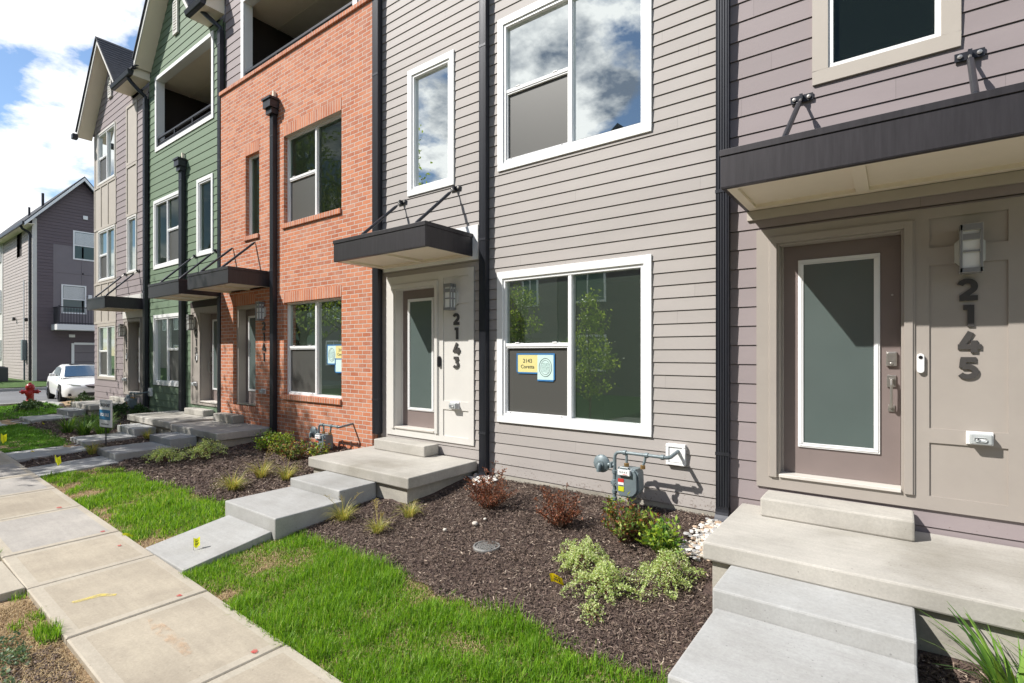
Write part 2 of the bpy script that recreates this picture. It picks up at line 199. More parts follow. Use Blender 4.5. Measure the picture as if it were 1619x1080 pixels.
# ---------------------------------------------------------------- helpers
def link(o,parent=None):
    COL.objects.link(o)
    if parent: o.parent=parent
    return o
def meta(o,label=None,cat=None,group=None,kind=None):
    if label: o['label']=label
    if cat: o['category']=cat
    if group: o['group']=group
    if kind: o['kind']=kind
    return o
def empty(name,loc,label,cat,group=None):
    o=bpy.data.objects.new(name,None); link(o); o.location=loc; return meta(o,label,cat,group)
class MB:
    def __init__(s): s.v=[];s.f=[];s.m=[];s.mats=[]
    def mi(s,m):
        if m not in s.mats: s.mats.append(m)
        return s.mats.index(m)
    def quad(s,a,b,c,d,m):
        i=len(s.v); s.v+=[a,b,c,d]; s.f.append((i,i+1,i+2,i+3)); s.m.append(s.mi(m))
    def poly(s,pts,m):
        i=len(s.v); s.v+=list(pts); s.f.append(tuple(range(i,i+len(pts)))); s.m.append(s.mi(m))
    def box(s,x0,x1,y0,y1,z0,z1,m,mtx=None):
        p=[(x0,y0,z0),(x1,y0,z0),(x1,y1,z0),(x0,y1,z0),(x0,y0,z1),(x1,y0,z1),(x1,y1,z1),(x0,y1,z1)]
        if mtx: p=[tuple(mtx@Vector(q)) for q in p]
        i=len(s.v); s.v+=p; k=s.mi(m)
        for f in ((3,2,1,0),(4,5,6,7),(0,1,5,4),(1,2,6,5),(2,3,7,6),(3,0,4,7)): s.f.append(tuple(i+j for j in f)); s.m.append(k)
    def prism(s,pts,y0,y1,m,ax='y'):
        """outline (u,v) extruded along an axis; outline counter-clockwise seen from -axis"""
        def P(u,v,w): return {'y':(u,w,v),'x':(w,u,v),'z':(u,v,w)}[ax]
        n=len(pts); i=len(s.v); k=s.mi(m)
        s.v+=[P(u,v,y0) for u,v in pts]+[P(u,v,y1) for u,v in pts]
        s.f.append(tuple(range(i,i+n))); s.m.append(k); s.f.append(tuple(range(i+2*n-1,i+n-1,-1))); s.m.append(k)
        for a in range(n):
            b=(a+1)%n; s.f.append((i+a,i+a+n,i+b+n,i+b)); s.m.append(k)
    def tube(s,pts,r,m,n=10,r2=None,caps=True):
        pts=[Vector(p) for p in pts]; k=s.mi(m); rings=[]
        up=None
        for j,p in enumerate(pts):
            d=(pts[min(j+1,len(pts)-1)]-pts[max(j-1,0)]).normalized()
            if up is None: up=Vector((0,0,1)) if abs(d.z)<.9 else Vector((1,0,0))
            a=d.cross(up).normalized(); b=a.cross(d).normalized(); up=b
            rr=r if r2 is None else r+(r2-r)*j/(len(pts)-1)
            if isinstance(r,(list,tuple)): rr=r[j]
            i=len(s.v); rings.append(i)
            s.v+=[tuple(p+rr*(math.cos(2*PI*q/n)*a+math.sin(2*PI*q/n)*b)) for q in range(n)]
        for j in range(len(rings)-1):
            for q in range(n):
                s.f.append((rings[j]+q,rings[j]+(q+1)%n,rings[j+1]+(q+1)%n,rings[j+1]+q)); s.m.append(k)
        if caps:
            s.f.append(tuple(rings[0]+q for q in range(n))[::-1]); s.m.append(k); s.f.append(tuple(rings[-1]+q for q in range(n))); s.m.append(k)
    def lathe(s,prof,c,m,n=20,axis='z'):
        """prof: list of (radius,height)"""
        k=s.mi(m); rings=[]
        for r,h in prof:
            i=len(s.v); rings.append(i)
            for q in range(n):
                a=2*PI*q/n; u,v=r*math.cos(a),r*math.sin(a)
                s.v.append({'z':(c[0]+u,c[1]+v,c[2]+h),'y':(c[0]+u,c[1]+h,c[2]+v),'x':(c[0]+h,c[1]+u,c[2]+v)}[axis])
        for j in range(len(rings)-1):
            for q in range(n): s.f.append((rings[j]+q,rings[j]+(q+1)%n,rings[j+1]+(q+1)%n,rings[j+1]+q)); s.m.append(k)
        s.f.append(tuple(rings[0]+q for q in range(n))[::-1]); s.m.append(k); s.f.append(tuple(rings[-1]+q for q in range(n))); s.m.append(k)
    def build(s,name,parent=None,bevel=0,smooth=False):
        me=bpy.data.meshes.new(name); me.from_pydata([tuple(v) for v in s.v],[],s.f)
        for m in s.mats: me.materials.append(m)
        me.polygons.foreach_set('material_index',s.m)
        bm=bmesh.new(); bm.from_mesh(me)
        bmesh.ops.recalc_face_normals(bm,faces=bm.faces) if s.closed else None
        if bevel:
            bmesh.ops.remove_doubles(bm,verts=bm.verts,dist=1e-5)
            es=[e for e in bm.edges if len(e.link_faces)==2 and e.calc_face_angle(0)>.5]
            bmesh.ops.bevel(bm,geom=es,offset=bevel,segments=2,affect='EDGES',profile=.5)
        bm.to_mesh(me); bm.free()
        if smooth: me.polygons.foreach_set('use_smooth',[True]*len(me.polygons)); me.set_sharp_from_angle(angle=R(40))
        me.update()
        o=bpy.data.objects.new(name,me); link(o,parent)
        if parent: o.location=-Vector(parent_world(parent))
        return o
    closed=True
def parent_world(p):
    v=Vector((0,0,0))
    while p: v+=Vector(p.location); p=p.parent
    return v
def np_mesh(name,V,F,M,mats,parent=None):
    me=bpy.data.meshes.new(name); k=F.shape[1]
    me.vertices.add(len(V)); me.vertices.foreach_set('co',V.astype(np.float32).ravel())
    me.loops.add(F.size); me.loops.foreach_set('vertex_index',F.astype(np.int32).ravel())
    me.polygons.add(len(F)); me.polygons.foreach_set('loop_start',np.arange(0,F.size,k,dtype=np.int32))
    for m in mats: me.materials.append(m)
    me.polygons.foreach_set('material_index',M.astype(np.int32)); me.update(calc_edges=True); me.validate()
    o=bpy.data.objects.new(name,me); link(o,parent)
    if parent: o.location=-parent_world(parent)
    return o
def lerp(a,b,t): return a+(b-a)*t
def hz(seed,x,y,s):
    """smooth value noise in 0..1 (vectorised)"""
    x=np.asarray(x,float)*s; y=np.asarray(y,float)*s
    xi=np.floor(x).astype(int); yi=np.floor(y).astype(int); fx=x-xi; fy=y-yi; fx=fx*fx*(3-2*fx); fy=fy*fy*(3-2*fy)
    def h(a,b):
        n=(a*374761393+b*668265263+seed*974634777)&0x7fffffff; n=((n^(n>>13))*1274126177)&0x7fffffff; return ((n^(n>>16))&0xffff)/65535.
    return (h(xi,yi)*(1-fx)+h(xi+1,yi)*fx)*(1-fy)+(h(xi,yi+1)*(1-fx)+h(xi+1,yi+1)*fx)*fy
def zs(x): return np.clip(-.38+.0296*(-2.6-np.asarray(x,float)),-.55,-.10)
def zw(x): return np.interp(-np.asarray(x,float),[5,6.3,16.3],[0,.05,.12])
def gz(x,y):
    x=np.asarray(x,float); y=np.asarray(y,float)
    b=zs(x)-.04; tt=np.clip(-y/3.25,0,1); ex=np.interp(-x,[7,9],[1,.6]); z=zw(x)+(b-zw(x))*tt**ex
    e=np.clip((-21.8-x)/1.2,0,1); return z*(1-e)+e*(-.22)
def gzf(x,y): return float(gz(x,y))

# ---------------------------------------------------------------- ground
def sheet(name,x0,x1,y0,y1,st,zf,m,kind='structure',keep=None):
    xs=np.arange(x0,x1+st*.5,st); ys=np.arange(y0,y1+st*.5,st); X,Y=np.meshgrid(xs,ys); Z=zf(X,Y)
    V=np.stack([X.ravel(),Y.ravel(),Z.ravel()],1); nx=len(xs); ny=len(ys)
    I=(np.arange(ny-1)[:,None]*nx+np.arange(nx-1)[None,:]).ravel(); F=np.stack([I,I+1,I+nx+1,I+nx],1)
    if keep is not None:
        cx=V[F].mean(1); F=F[keep(cx[:,0],cx[:,1])]
    o=np_mesh(name,V,F,np.zeros(len(F)),[m]); meta(o,kind=kind)
    o.data.polygons.foreach_set('use_smooth',[True]*len(F)); return o
sheet('ground',-600,600,-600,600,20,lambda X,Y:np.full(X.shape,-.62),FARG)
def edge_y(x):   # boundary between planting bed and lawn
    x=np.asarray(x,float); b=np.full(x.shape,-2.22)+.02*np.sin(x*2.1)+.015*np.sin(x*5.3)
    b=np.where((x>-9.75)&(x<-5.3),-2.34+.10*np.clip((x+7.6)/1.5,-1,1)+.04*np.sin(x*4),b)
    b=np.where((x>-11.3)&(x<-9.75),-3.4,b); b=np.where((x<-11.3)&(x>-20),-2.25-.12*np.clip((x+13)/1.2,0,1)*1.0,b)
    b=np.where(x>.08,-3.4,b); return b
def bedz(X,Y): return gz(X,Y)-.02+.02*hz(3,X,Y,3)+.018*hz(4,X,Y,9)-np.interp(-X,[8,10],[0,.02])
def near_edge(x,y): return edge_y(x)+.10*(hz(5,x,y,7)-.5)
sheet('soil',-25,4,-9,.05,.10,lambda X,Y:gz(X,Y)-.015+.012*hz(8,X,Y,5)-(.06*((Y<-3.32)&(Y>-4.05)))-.045*(Y>near_edge(X,Y)+.05),DIRT)
sheet('mulch_bed',-19.8,4,-3.3,.04,.05,lambda X,Y:bedz(X,Y)+.006,MULCHM,keep=lambda x,y:y>near_edge(x,y))
# sidewalk: one slab per panel with tooled margins
mb=MB(); mb.closed=False
js=[3.2,2.13,1.06,0,-1.07,-2.16,-3.26,-4.43,-5.52,-6.46,-7.75,-8.86]; x=-8.86
while x>-21: x-=1.1; js.append(x)
YR,YL=-3.24,-4.12
for i in range(len(js)-1):
    a,b=js[i+1]+.006,js[i]-.006; za,zb=float(zs(a)),float(zs(b)); dz=random.uniform(-.003,.003); e=.07
    P=lambda x,y:(x,y,lerp(za,zb,(x-a)/(b-a))+dz)
    inner=[(a+e,YL+e*1.2),(b-e,YL+e*1.2),(b-e,YR-e),(a+e,YR-e)]; outer=[(a,YL),(b,YL),(b,YR),(a,YR)]
    mcc=CONCG if i in (9,11,12) else CONCW
    mb.quad(*[P(*q) for q in inner],mcc)
    for j in range(4):
        k=(j+1)%4; o1,o2,i1,i2=outer[j],outer[k],inner[j],inner[k]
        lo=lambda q:(P(*q)[0],P(*q)[1],P(*q)[2]-.004)
        mid=lambda o_,i_:(lerp(o_[0],i_[0],.12),lerp(o_[1],i_[1],.12))
        mb.quad(P(*mid(o1,i1)),P(*mid(o2,i2)),P(*i2),P(*i1),EDGEC)
        q1=(P(*o1)[0],P(*o1)[1],P(*o1)[2]-.008); q2=(P(*o2)[0],P(*o2)[1],P(*o2)[2]-.008)
        mb.quad(q1,q2,P(*mid(o2,i2)),P(*mid(o1,i1)),EDGEC)
        mb.quad((q1[0],q1[1],q1[2]-.14),(q2[0],q2[1],q2[2]-.14),q2,q1,CONCW)
meta(mb.build('sidewalk'),kind='structure')
mb=MB()
for (x0,x1,y0,y1) in [(-6.42,-5.54,-5.6,-4.125),(-6.42,-5.54,-9,-5.615)]:
    mb.box(x0,x1,y0,y1,float(zs(-6))-.15,float(zs(-6))-.004,EDGEC)
meta(mb.build('path',bevel=.008),kind='structure')
# paint left by the utility locators
def paint(name,pts,m,dz=.004):
    mb=MB(); mb.closed=False; mb.poly([(x,y,float(zs(x))+dz) for x,y in pts],m); return meta(mb.build(name),kind='structure')
def worn(name,col,lo,hi,sc):
    m=mat(name,col,.85); t=m.node_tree; p=t.nodes['Principled BSDF']; tcn=t.nodes.new('ShaderNodeTexCoord'); n=t.nodes.new('ShaderNodeTexNoise'); n.inputs['Scale'].default_value=sc; n.inputs['Detail'].default_value=6; n.inputs['Roughness'].default_value=.75
    t.links.new(tcn.outputs['Object'],n.inputs['Vector']); r=t.nodes.new('ShaderNodeMapRange'); r.inputs[1].default_value=.35; r.inputs[2].default_value=.65; r.inputs[3].default_value=lo; r.inputs[4].default_value=hi; t.links.new(n.outputs[0],r.inputs[0]); t.links.new(r.outputs[0],p.inputs['Alpha']); return m
PY=worn('yellow_marking_paint',(.72,.58,.12),.15,.8,30); PO=worn('faded_orange_marking_paint',(.60,.38,.22),-.15,.38,14); PR=worn('red_marking_paint',(.50,.07,.06),.3,.95,40)
PY_=mat('yellow_marking_paint_b',(.62,.50,.10),.8,noise=(20,.2,4)); pass
paint('yellow_marking',[(-5.00,-3.97),(-4.96,-3.96),(-4.93,-3.80),(-4.86,-3.73),(-4.89,-3.71),(-4.99,-3.79)],PY)
paint('orange_marking',[(-4.3,-3.70),(-4.1,-3.74),(-3.62,-3.72),(-3.60,-3.67),(-3.85,-3.64),(-4.25,-3.66)],PO)
for px,py,r in [(-3.33,-3.42,.024),(-6.0,-3.38,.02),(-6.55,-3.36,.02),(-7.82,-3.43,.03),(-4.5,-3.42,.02)]:
    paint('red_marking',[(px+r*1.3*math.cos(a)*random.uniform(.6,1.2),py+r*math.sin(a)*random.uniform(.6,1.2)) for a in np.linspace(0,2*PI,10)[:-1]],PR)
# street and far kerb
sheet('road',-33.6,-22.6,-40,40,2,lambda X,Y:np.full(X.shape,-.215),ASPH)
mb=MB(); mb.box(-22.75,-22.55,-40,-.9,-.4,-.02,CONC); mb.box(-33.75,-33.55,-40,40,-.4,-.08,CONC); mb.box(-22.6,-20.1,-.75,6,-.45,-.06,CONCG)
mb.tube([(-22.6,-.9,-.06),(-22.3,-.75,-.05),(-21.5,-.72,-.03),(-20.3,-.72,-.02)],.09,CONC,n=6)
meta(mb.build('kerb'),kind='structure')
sheet('lawn_far',-60,-33.7,-40,40,2,lambda X,Y:np.clip((-33.7-X)*.15,0,.25)-.10,FARG)
sheet('opposite_lawn',-25,14,-14.9,-5.7,.5,lambda X,Y:gz(X,Y*0-3)-.0,FARG,keep=lambda x,y:(x<-6.6)|(x>-5.4))

# ---------------------------------------------------------------- walls
PITCH=.129; LIP=.012; GAP=.006
def clip_iv(iv,holes):
    for h0,h1 in holes:
        out=[]
        for a,b in iv:
            if h1<=a or h0>=b: out.append((a,b))
            else:
                if h0>a: out.append((a,h0))
                if h1<b: out.append((h1,b))
        iv=out
    return [(a,b) for a,b in iv if b-a>.004]
def laps(x0,x1,z0,z1,holes,m,y=0.,axis='y',sgn=-1,gable=None,pitch=PITCH,lip=LIP,zoff=.065):
    """lap boards on a wall; holes=(xa,xb,za,zb).  gable=(apex x, slope): x limits narrow above z1"""
    mb=MB(); mb.closed=False
    ztop=z1 if not gable else z1+gable[1]*max(gable[0]-gable[2],gable[3]-gable[0])
    k=math.floor((z0-zoff)/pitch); 
    def P(x,yy,z): return (x,y+sgn*yy,z) if axis=='y' else (y+sgn*yy,x,z)
    def lim(z):
        if not gable or z<=z1: return (x0,x1)
        a=(z-z1)/gable[1]; return (gable[2]+a,gable[3]-a)
    while True:
        c0=zoff+k*pitch; c1=c0+pitch; k+=1
        if c0>=ztop: break
        cuts=sorted({max(c0,z0),min(c1,ztop)}|{h for hh in holes for h in hh[2:] if c0<h<c1}|({z1} if gable and c0<z1<c1 else set()))
        for a,b in zip(cuts[:-1],cuts[1:]):
            if b-a<1e-4: continue
            mid=(a+b)/2
            ya=lip-(lip-.002)*(a-c0)/pitch; yb=lip-(lip-.002)*(b-c0)/pitch
            la,lb=lim(a),lim(b)
            if la[1]-la[0]<.02: continue
            for u,w in clip_iv([la],[(h[0],h[1]) for h in holes if h[2]<mid<h[3]]):
                ub,wb=max(u,lb[0]),min(w,lb[1])
                if wb<ub: ub=wb=(ub+wb)/2
                if abs(b-c1)<1e-4 and b-a>GAP*1.5:
                    bb=b-GAP; mb.quad(P(u,ya,a),P(w,ya,a),P(wb,yb,bb),P(ub,yb,bb),m)
                    mb.quad(P(ub,yb,bb),P(wb,yb,bb),P(wb,-.016,bb),P(ub,-.016,bb),m); mb.quad(P(ub,-.016,bb),P(wb,-.016,bb),P(wb,-.016,b),P(ub,-.016,b),m)
                else: mb.quad(P(u,ya,a),P(w,ya,a),P(wb,yb,b),P(ub,yb,b),m)
                if a<=c0+1e-4: mb.quad(P(u,-.016,a),P(w,-.016,a),P(w,ya,a),P(u,ya,a),m)
    return mb
def flatwall(x0,x1,z0,z1,holes,m,y,depth,mb=None,jamb=None):
    """flat wall sheet with openings and their reveals"""
    mb=mb or MB(); mb.closed=False
    zc=sorted({z0,z1}|{h for hh in holes for h in hh[2:] if z0<h<z1})
    for a,b in zip(zc[:-1],zc[1:]):
        for u,w in clip_iv([(x0,x1)],[(h[0],h[1]) for h in holes if h[2]<(a+b)/2<h[3]]): mb.quad((u,y,a),(w,y,a),(w,y,b),(u,y,b),m)
    for xa,xb,za,zb in holes:
        j=jamb or m; Y=y+depth
        mb.quad((xa,y,za),(xa,Y,za),(xa,Y,zb),(xa,y,zb),j); mb.quad((xb,Y,za),(xb,y,za),(xb,y,zb),(xb,Y,zb),j)
        mb.quad((xa,y,zb),(xa,Y,zb),(xb,Y,zb),(xb,y,zb),j); mb.quad((xa,Y,za),(xa,y,za),(xb,y,za),(xb,Y,za),j)
    return mb
# ---------------------------------------------------------------- house parts
def ring(mb,x0,x1,z0,z1,w,y0,y1,m,wb=None,side=None):
    """four boards of a frame, butted"""
    wb=wb or w; ws=side or w
    mb.box(x0,x1,y0,y1,z1-w,z1,m); mb.box(x0,x1,y0,y1,z0,z0+wb,m); mb.box(x0,x0+ws,y0,y1,z0+wb,z1-w,m); mb.box(x1-ws,x1,y0,y1,z0+wb,z1-w,m)
def window(h,x0,x1,z0,z1,y=0.,trim=.085,tm=None,kind='double',pane=None,flip=False,locks=True):
    """x0..z1 = outer edge of the casing; kind: 'double' = a hung sash beside a fixed light, 'single' = one light"""
    tm=tm or WHITE; pane=pane or PANE
    mb=MB()
    if trim: ring(mb,x0,x1,z0,z1,trim,y-.028,y+.01,tm)
    else: mb.box(x0,x1,y+.0,y+.01,z0-.005,z0+.004,tm)
    w=mb.build('window',h,bevel=.002); a,b,c,d=x0+trim,x1-trim,z0+trim,z1-trim
    fr=MB(); f=.035; ring(fr,a,b,c,d,f,y-.012,y+.06,VINYL)
    A,B,C_,D_=a+f,b-f,c+f,d-f; Y=y+.035
    pn=MB(); pn.closed=False
    if kind=='double':
        xm=lerp(A,B,.52 if not flip else .48); zm=lerp(C_,D_,.515); g=.022
        fr.box(xm-g,xm+g,y-.008,y+.06,C_,D_,VINYL)
        sa,sb=(A,xm-g) if not flip else (xm+g,B); fa,fb=(xm+g,B) if not flip else (A,xm-g)
        fr.box(sa,sb,y-.004,y+.05,zm-.02,zm+.02,VINYL)
        ring(fr,sa,sb,C_,zm-.02,.018,y+.004,y+.045,VINYL)
        pn.quad((sa,Y,zm+.02),(sb,Y,zm+.02),(sb,Y,D_),(sa,Y,D_),pane)
        pn.quad((fa,Y+.006,C_),(fb,Y+.006,C_),(fb,Y+.006,D_),(fa,Y+.006,D_),pane)
        if locks:
            for t in (.2,.8): xx=lerp(sa,sb,t); fr.box(xx-.03,xx+.03,y-.010,y+.0,zm+.02,zm+.032,VINYL)
        sc=MB(); sc.closed=False; sc.quad((sa+.018,y+.03,C_+.018),(sb-.018,y+.03,C_+.018),(sb-.018,y+.03,zm-.038),(sa+.018,y+.03,zm-.038),SCREEN); sc.build('insect_screen',w)
        for t in (.08,.9): xx=lerp(sa,sb,t); fr.box(xx-.012,xx+.012,y-.002,y+.004,C_+.004,C_+.014,BLKMET)
    else:
        pn.quad((A,Y,C_),(B,Y,C_),(B,Y,D_),(A,Y,D_),pane)
    fr.build('frame',w,bevel=.002); pn.build('pane',w)
    return w
def room(h,x0,x1,z0,z1,holes,depth=3.4,y=.07,light=None,blind=None):
    mb=MB(); mb.closed=False; Y=y+depth; m=ROOM
    mb.quad((x0,Y,z0),(x1,Y,z0),(x1,Y,z1),(x0,Y,z1),m); mb.quad((x0,y,z0),(x0,Y,z0),(x0,Y,z1),(x0,y,z1),m); mb.quad((x1,y,z0),(x1,Y,z0),(x1,Y,z1),(x1,y,z1),m)
    mb.quad((x0,y,z1),(x1,y,z1),(x1,Y,z1),(x0,Y,z1),WHITE); mb.quad((x0,y,z0),(x1,y,z0),(x1,Y,z0),(x0,Y,z0),TAUPE)
    zc=sorted({z0,z1}|{q for hh in holes for q in hh[2:]})
    for a,b in zip(zc[:-1],zc[1:]):
        for u,w in clip_iv([(x0,x1)],[(q[0],q[1]) for q in holes if q[2]<(a+b)/2<q[3]]): mb.quad((u,y,a),(w,y,a),(w,y,b),(u,y,b),m)
    # doorway and baseboard on the back wall, seen dimly through the glass
    mb.box(lerp(x0,x1,.55),lerp(x0,x1,.8),Y-.04,Y-.01,z0,z0+2.1,WHITE); mb.box(lerp(x0,x1,.57),lerp(x0,x1,.78),Y-.05,Y-.03,z0+.02,z0+2.05,DARKIN)
    o=mb.build('interior',h)
    if light:
        l=MB()
        for lx,ly in light: l.lathe([(.001,0),(.055,0),(.055,.012),(.001,.012)],(lx,ly,z1-.02),WARM,12)
        l.build('ceiling_light',h)
    return o
def downspout(h,x,z0,z1,y=-.02,w=.10,d=.08,head=None,gut=None,elbow=True,name='downspout'):
    """fluted rectangular downspout with straps"""
    mb=MB(); prof=[]
    n=5
    pts=[(x-w/2,y),(x-w/2,y-d)]
    for i in range(n):
        a=x-w/2+w*(i+.28)/n; b=x-w/2+w*(i+.72)/n
        pts+=[(a,y-d),(a+.004,y-d+.007),(b-.004,y-d+.007),(b,y-d)]
    pts+=[(x+w/2,y-d),(x+w/2,y)]
    mb.prism(pts,z0,z1,BLKMET,'z')
    for zz in np.arange(z0+.5,z1,2.45): mb.box(x-w/2-.004,x+w/2+.004,y-d-.004,y+.0,zz,zz+.03,BLKMET)
    if elbow:
        for i in range(7):
            t=i/6; a=R(60)*t; yy=y-d*.5-.22*(1-math.cos(a))*1.2; zz=z0-.17*math.sin(a)*1.0
            mtx=Matrix.Translation((x,yy,zz))@Matrix.Rotation(-a,4,'X')
            mb.box(-w/2-.002*(i%2),w/2+.002*(i%2),-d/2-.002*(i%2),d/2+.002*(i%2),-.022,.022,BLKMET,mtx)
    if head:
        hw=.125; mb.box(x-hw,x+hw,y-.17,y,z1+.02,z1+.16,BLKMET); mb.box(x-hw-.02,x+hw+.02,y-.19,y,z1+.16,z1+.20,BLKMET)
        mb.box(x-.10,x+.10,y-.13,y,z1-.08,z1+.02,BLKMET); mb.box(x-.02,x+.02,y-.05,y,z1+.2,z1+.36,SOFFIT)
    if gut:   # S-bend up to the gutter at gut=(gx,gy,gz)
        gx,gy,g=gut; mb.tube([(x,y-d/2,z1-.03),(x,y-d/2,z1+.05),(lerp(x,gx,.15),lerp(y-d/2,gy,.25),z1+.13),(lerp(x,gx,.8),lerp(y-d/2,gy,.8),g-.16),(gx,gy,g-.06),(gx,gy,g)],.048,BLKMET,10)
    return mb.build(name,h,bevel=0)
def canopy(h,x0,x1,z0=2.85,z1=3.14,dep=.87,sx=None,seam=None):
    mb=MB(); f=.05; t=z1-z0
    # fascia: front and two sides, a top pan, a drip flashing
    mb.box(x0,x1,-dep,-dep+.03,z0,z1-.05,BRONZE); mb.box(x0,x0+.03,-dep+.03,-.015,z0,z1-.05,BRONZE); mb.box(x1-.03,x1,-dep+.03,-.015,z0,z1-.05,BRONZE)
    mb.box(x0-.008,x1+.008,-dep-.008,-.005,z1-.05,z1,BRONZE); mb.box(x0+.0,x1,-dep+.03,-.012,z1-.058,z1-.052,BRONZE)
    mb.box(x0-.0,x1+.0,-dep+.001,-dep+.05,z0-.006,z0-.001,BRONZE)
    c=mb.build('canopy',h,bevel=.003)
    s=MB(); a,b=x0+.03,x1-.03; s.box(a,b,-dep+.03,-.015,z0+.032,z0+.05,SOFFIT)
    bt=.07; s.box(a,b,-.10,-.016,z0+.0,z0+.032,SOFFIT); s.box(a,b,-dep+.03,-dep+.03+bt,z0+.0,z0+.032,SOFFIT)
    s.box(a,a+bt,-dep+.1,-.10,z0+.0,z0+.032,SOFFIT); s.box(b-bt,b,-dep+.1,-.10,z0+.0,z0+.032,SOFFIT)
    xm=seam if seam is not None else (x0+x1)/2; s.box(xm-.045,xm+.045,-dep+.1,-.10,z0+.0,z0+.032,SOFFIT); s.build('soffit',c,bevel=.002)
    for xs in sx:
        k=MB(); W=Vector((xs,-.03,3.78)); Lw=Vector((xs-.03,-.74,z1+.02)); d=(Lw-W)
        k.box(xs-.085,xs+.085,-.026,-.014,3.745,3.805,BLKMET)
        for q in (-.055,.055): k.lathe([(.016,0),(.016,-.012),(.001,-.014)],(xs+q,-.026,3.775),STEEL,8,'y')
        k.box(xs-.012,xs+.012,-.07,-.02,3.755,3.80,BLKMET)
        k.tube([W,W+d*.12],.011,STEEL,8); k.tube([W+d*.12,W+d*.16,W+d*.93,W+d*.97],[.014,.021,.021,.014],GREYP if h.name.endswith('x') else BLKMET,10); k.tube([W+d*.97,Lw+d.normalized()*.02],.010,STEEL,8)
        k.box(xs-.06,xs+.0,-.79,-.70,z1,z1+.012,BLKMET); k.build('strut',c)
    return c
FONT=None
def text(s,size,loc,mt,parent,name,extrude=.004,offset=0.,rot=(PI/2,0,0),align='CENTER',sx=1.,label=None):
    cu=bpy.data.curves.new(name,'FONT'); cu.body=s; cu.size=size; cu.extrude=extrude; cu.offset=offset; cu.align_x=align; cu.align_y='CENTER'
    o=bpy.data.objects.new('tmp',cu); COL.objects.link(o); dg=bpy.context.evaluated_depsgraph_get(); me=bpy.data.meshes.new_from_object(o.evaluated_get(dg))
    bpy.data.objects.remove(o); me.materials.clear(); me.materials.append(mt)
    M=Matrix.Translation(loc)@Euler(rot).to_matrix().to_4x4()@Matrix.Diagonal((sx,1,1,1))
    if parent: M=Matrix.Translation(-parent_world(parent))@M
    me.transform(M); r=bpy.data.objects.new(name,me); link(r,parent); me.name=name
    return r
# heavy geometric numerals drawn as outlines
def arc(cx,cz,rx,rz,a0,a1,n=18): return [(cx+rx*math.cos(R(lerp(a0,a1,i/n))),cz+rz*math.sin(R(lerp(a0,a1,i/n)))) for i in range(n+1)]
def strokes(ch):
    """centre lines in a 1 high, ~.8 wide cell, stroke width .21"""
    return {'2':[arc(.37,.64,.26,.255,160,-38)+[(.16,.13)],[(.10,.105),(.74,.105)]],
     '1':[[(.50,0),(.50,1)],[(.24,.895),(.5,.895)]],
     '4':[[(.50,.95),(.19,.36)],[(.04,.27),(.86,.27)],[(.61,0),(.61,.56)]],
     '3':[[(.12,.895),(.62,.895)],[(.62,.87),(.40,.60)],arc(.36,.325,.265,.225,95,-150)],
     '5':[[(.14,.895),(.68,.895)],[(.24,.93),(.20,.52)],[(.19,.565),(.38,.565)]+arc(.38,.335,.28,.232,88,-150)],
     '9':[arc(.38,.66,.25,.24,0,360,26),arc(.30,.52,.34,.42,15,-72)],
     '7':[[(.10,.895),(.70,.895)],[(.66,.87),(.30,0)]]}[ch]
def numeral(ch,x,zc,hgt,y,parent,mt=None,depth=.014):
    """x centre, zc centre"""
    mt=mt or NUMB; mb=MB(); w=.235*hgt
    for si,pl in enumerate(strokes(ch)):
        P=[Vector((x+(a-.42)*hgt,0,zc+(b-.5)*hgt)) for a,b in pl]; L=[];Rr=[]
        for i,p in enumerate(P):
            d=(P[min(i+1,len(P)-1)]-P[max(i-1,0)])
            if d.length<1e-6: d=P[1]-P[0]
            d.normalize(); nrm=Vector((-d.z,0,d.x)); L.append(p+nrm*w/2); Rr.append(p-nrm*w/2)
        y0=y-depth-.0006*si; k=mb.mi(mt)
        for i in range(len(P)-1):
            i0=len(mb.v)
            for q in (L[i],L[i+1],Rr[i+1],Rr[i]): mb.v.append((q.x,y0,q.z))
            for q in (L[i],L[i+1],Rr[i+1],Rr[i]): mb.v.append((q.x,y,q.z))
            for f in ((0,1,2,3),(0,4,5,1),(2,6,7,3),(1,5,6,2),(3,7,4,0)): mb.f.append(tuple(i0+j for j in f)); mb.m.append(k)
    mb.closed=False
    return mb.build('house_number',parent)
def wall_lamp(h,x,z,y=-.02,dep=.13):
    """box lantern: side plates, horizontal bars, frosted core, canted back plate; x,z centre"""
    mb=MB(); hh=.175; w=.062; y1=y; y0=y-dep
    mb.prism([(x-.085,z-.08),(x-.055,z-.11),(x+.055,z-.11),(x+.085,z-.08),(x+.085,z+.06),(x+.055,z+.09),(x-.055,z+.09),(x-.085,z+.06)],y-.022,y,mat('lamp_backplate',(.62,.62,.58),.4,.2),'y')
    mb.box(x-w,x-w+.014,y0,y0+.014,z-hh,z+hh,GREYP); mb.box(x+w-.014,x+w,y0,y0+.014,z-hh,z+hh,GREYP)
    for s in (-1,1): xx=x+s*(w-.007); mb.box(xx-.007,xx+.007,y0+.05,y0+.066,z-hh,z+hh,GREYP)
    mb.box(x-w,x+w,y0,y1-.02,z+hh-.045,z+hh,GREYP); mb.box(x-w,x+w,y0,y1-.02,z-hh,z-hh+.035,GREYP)
    mb.box(x-w+.002,x+w-.002,y0+.003,y1-.03,z+.06,z+.105,GREYP); mb.box(x-w+.002,x+w-.002,y0+.003,y1-.03,z-.028,z-.014,GREYP)
    o=mb.build('wall_lamp',h,bevel=.001)
    g=MB(); g.box(x-w+.016,x+w-.016,y0+.018,y1-.024,z-hh+.02,z+hh-.03,LAMPG); g.build('lamp_glass',o)
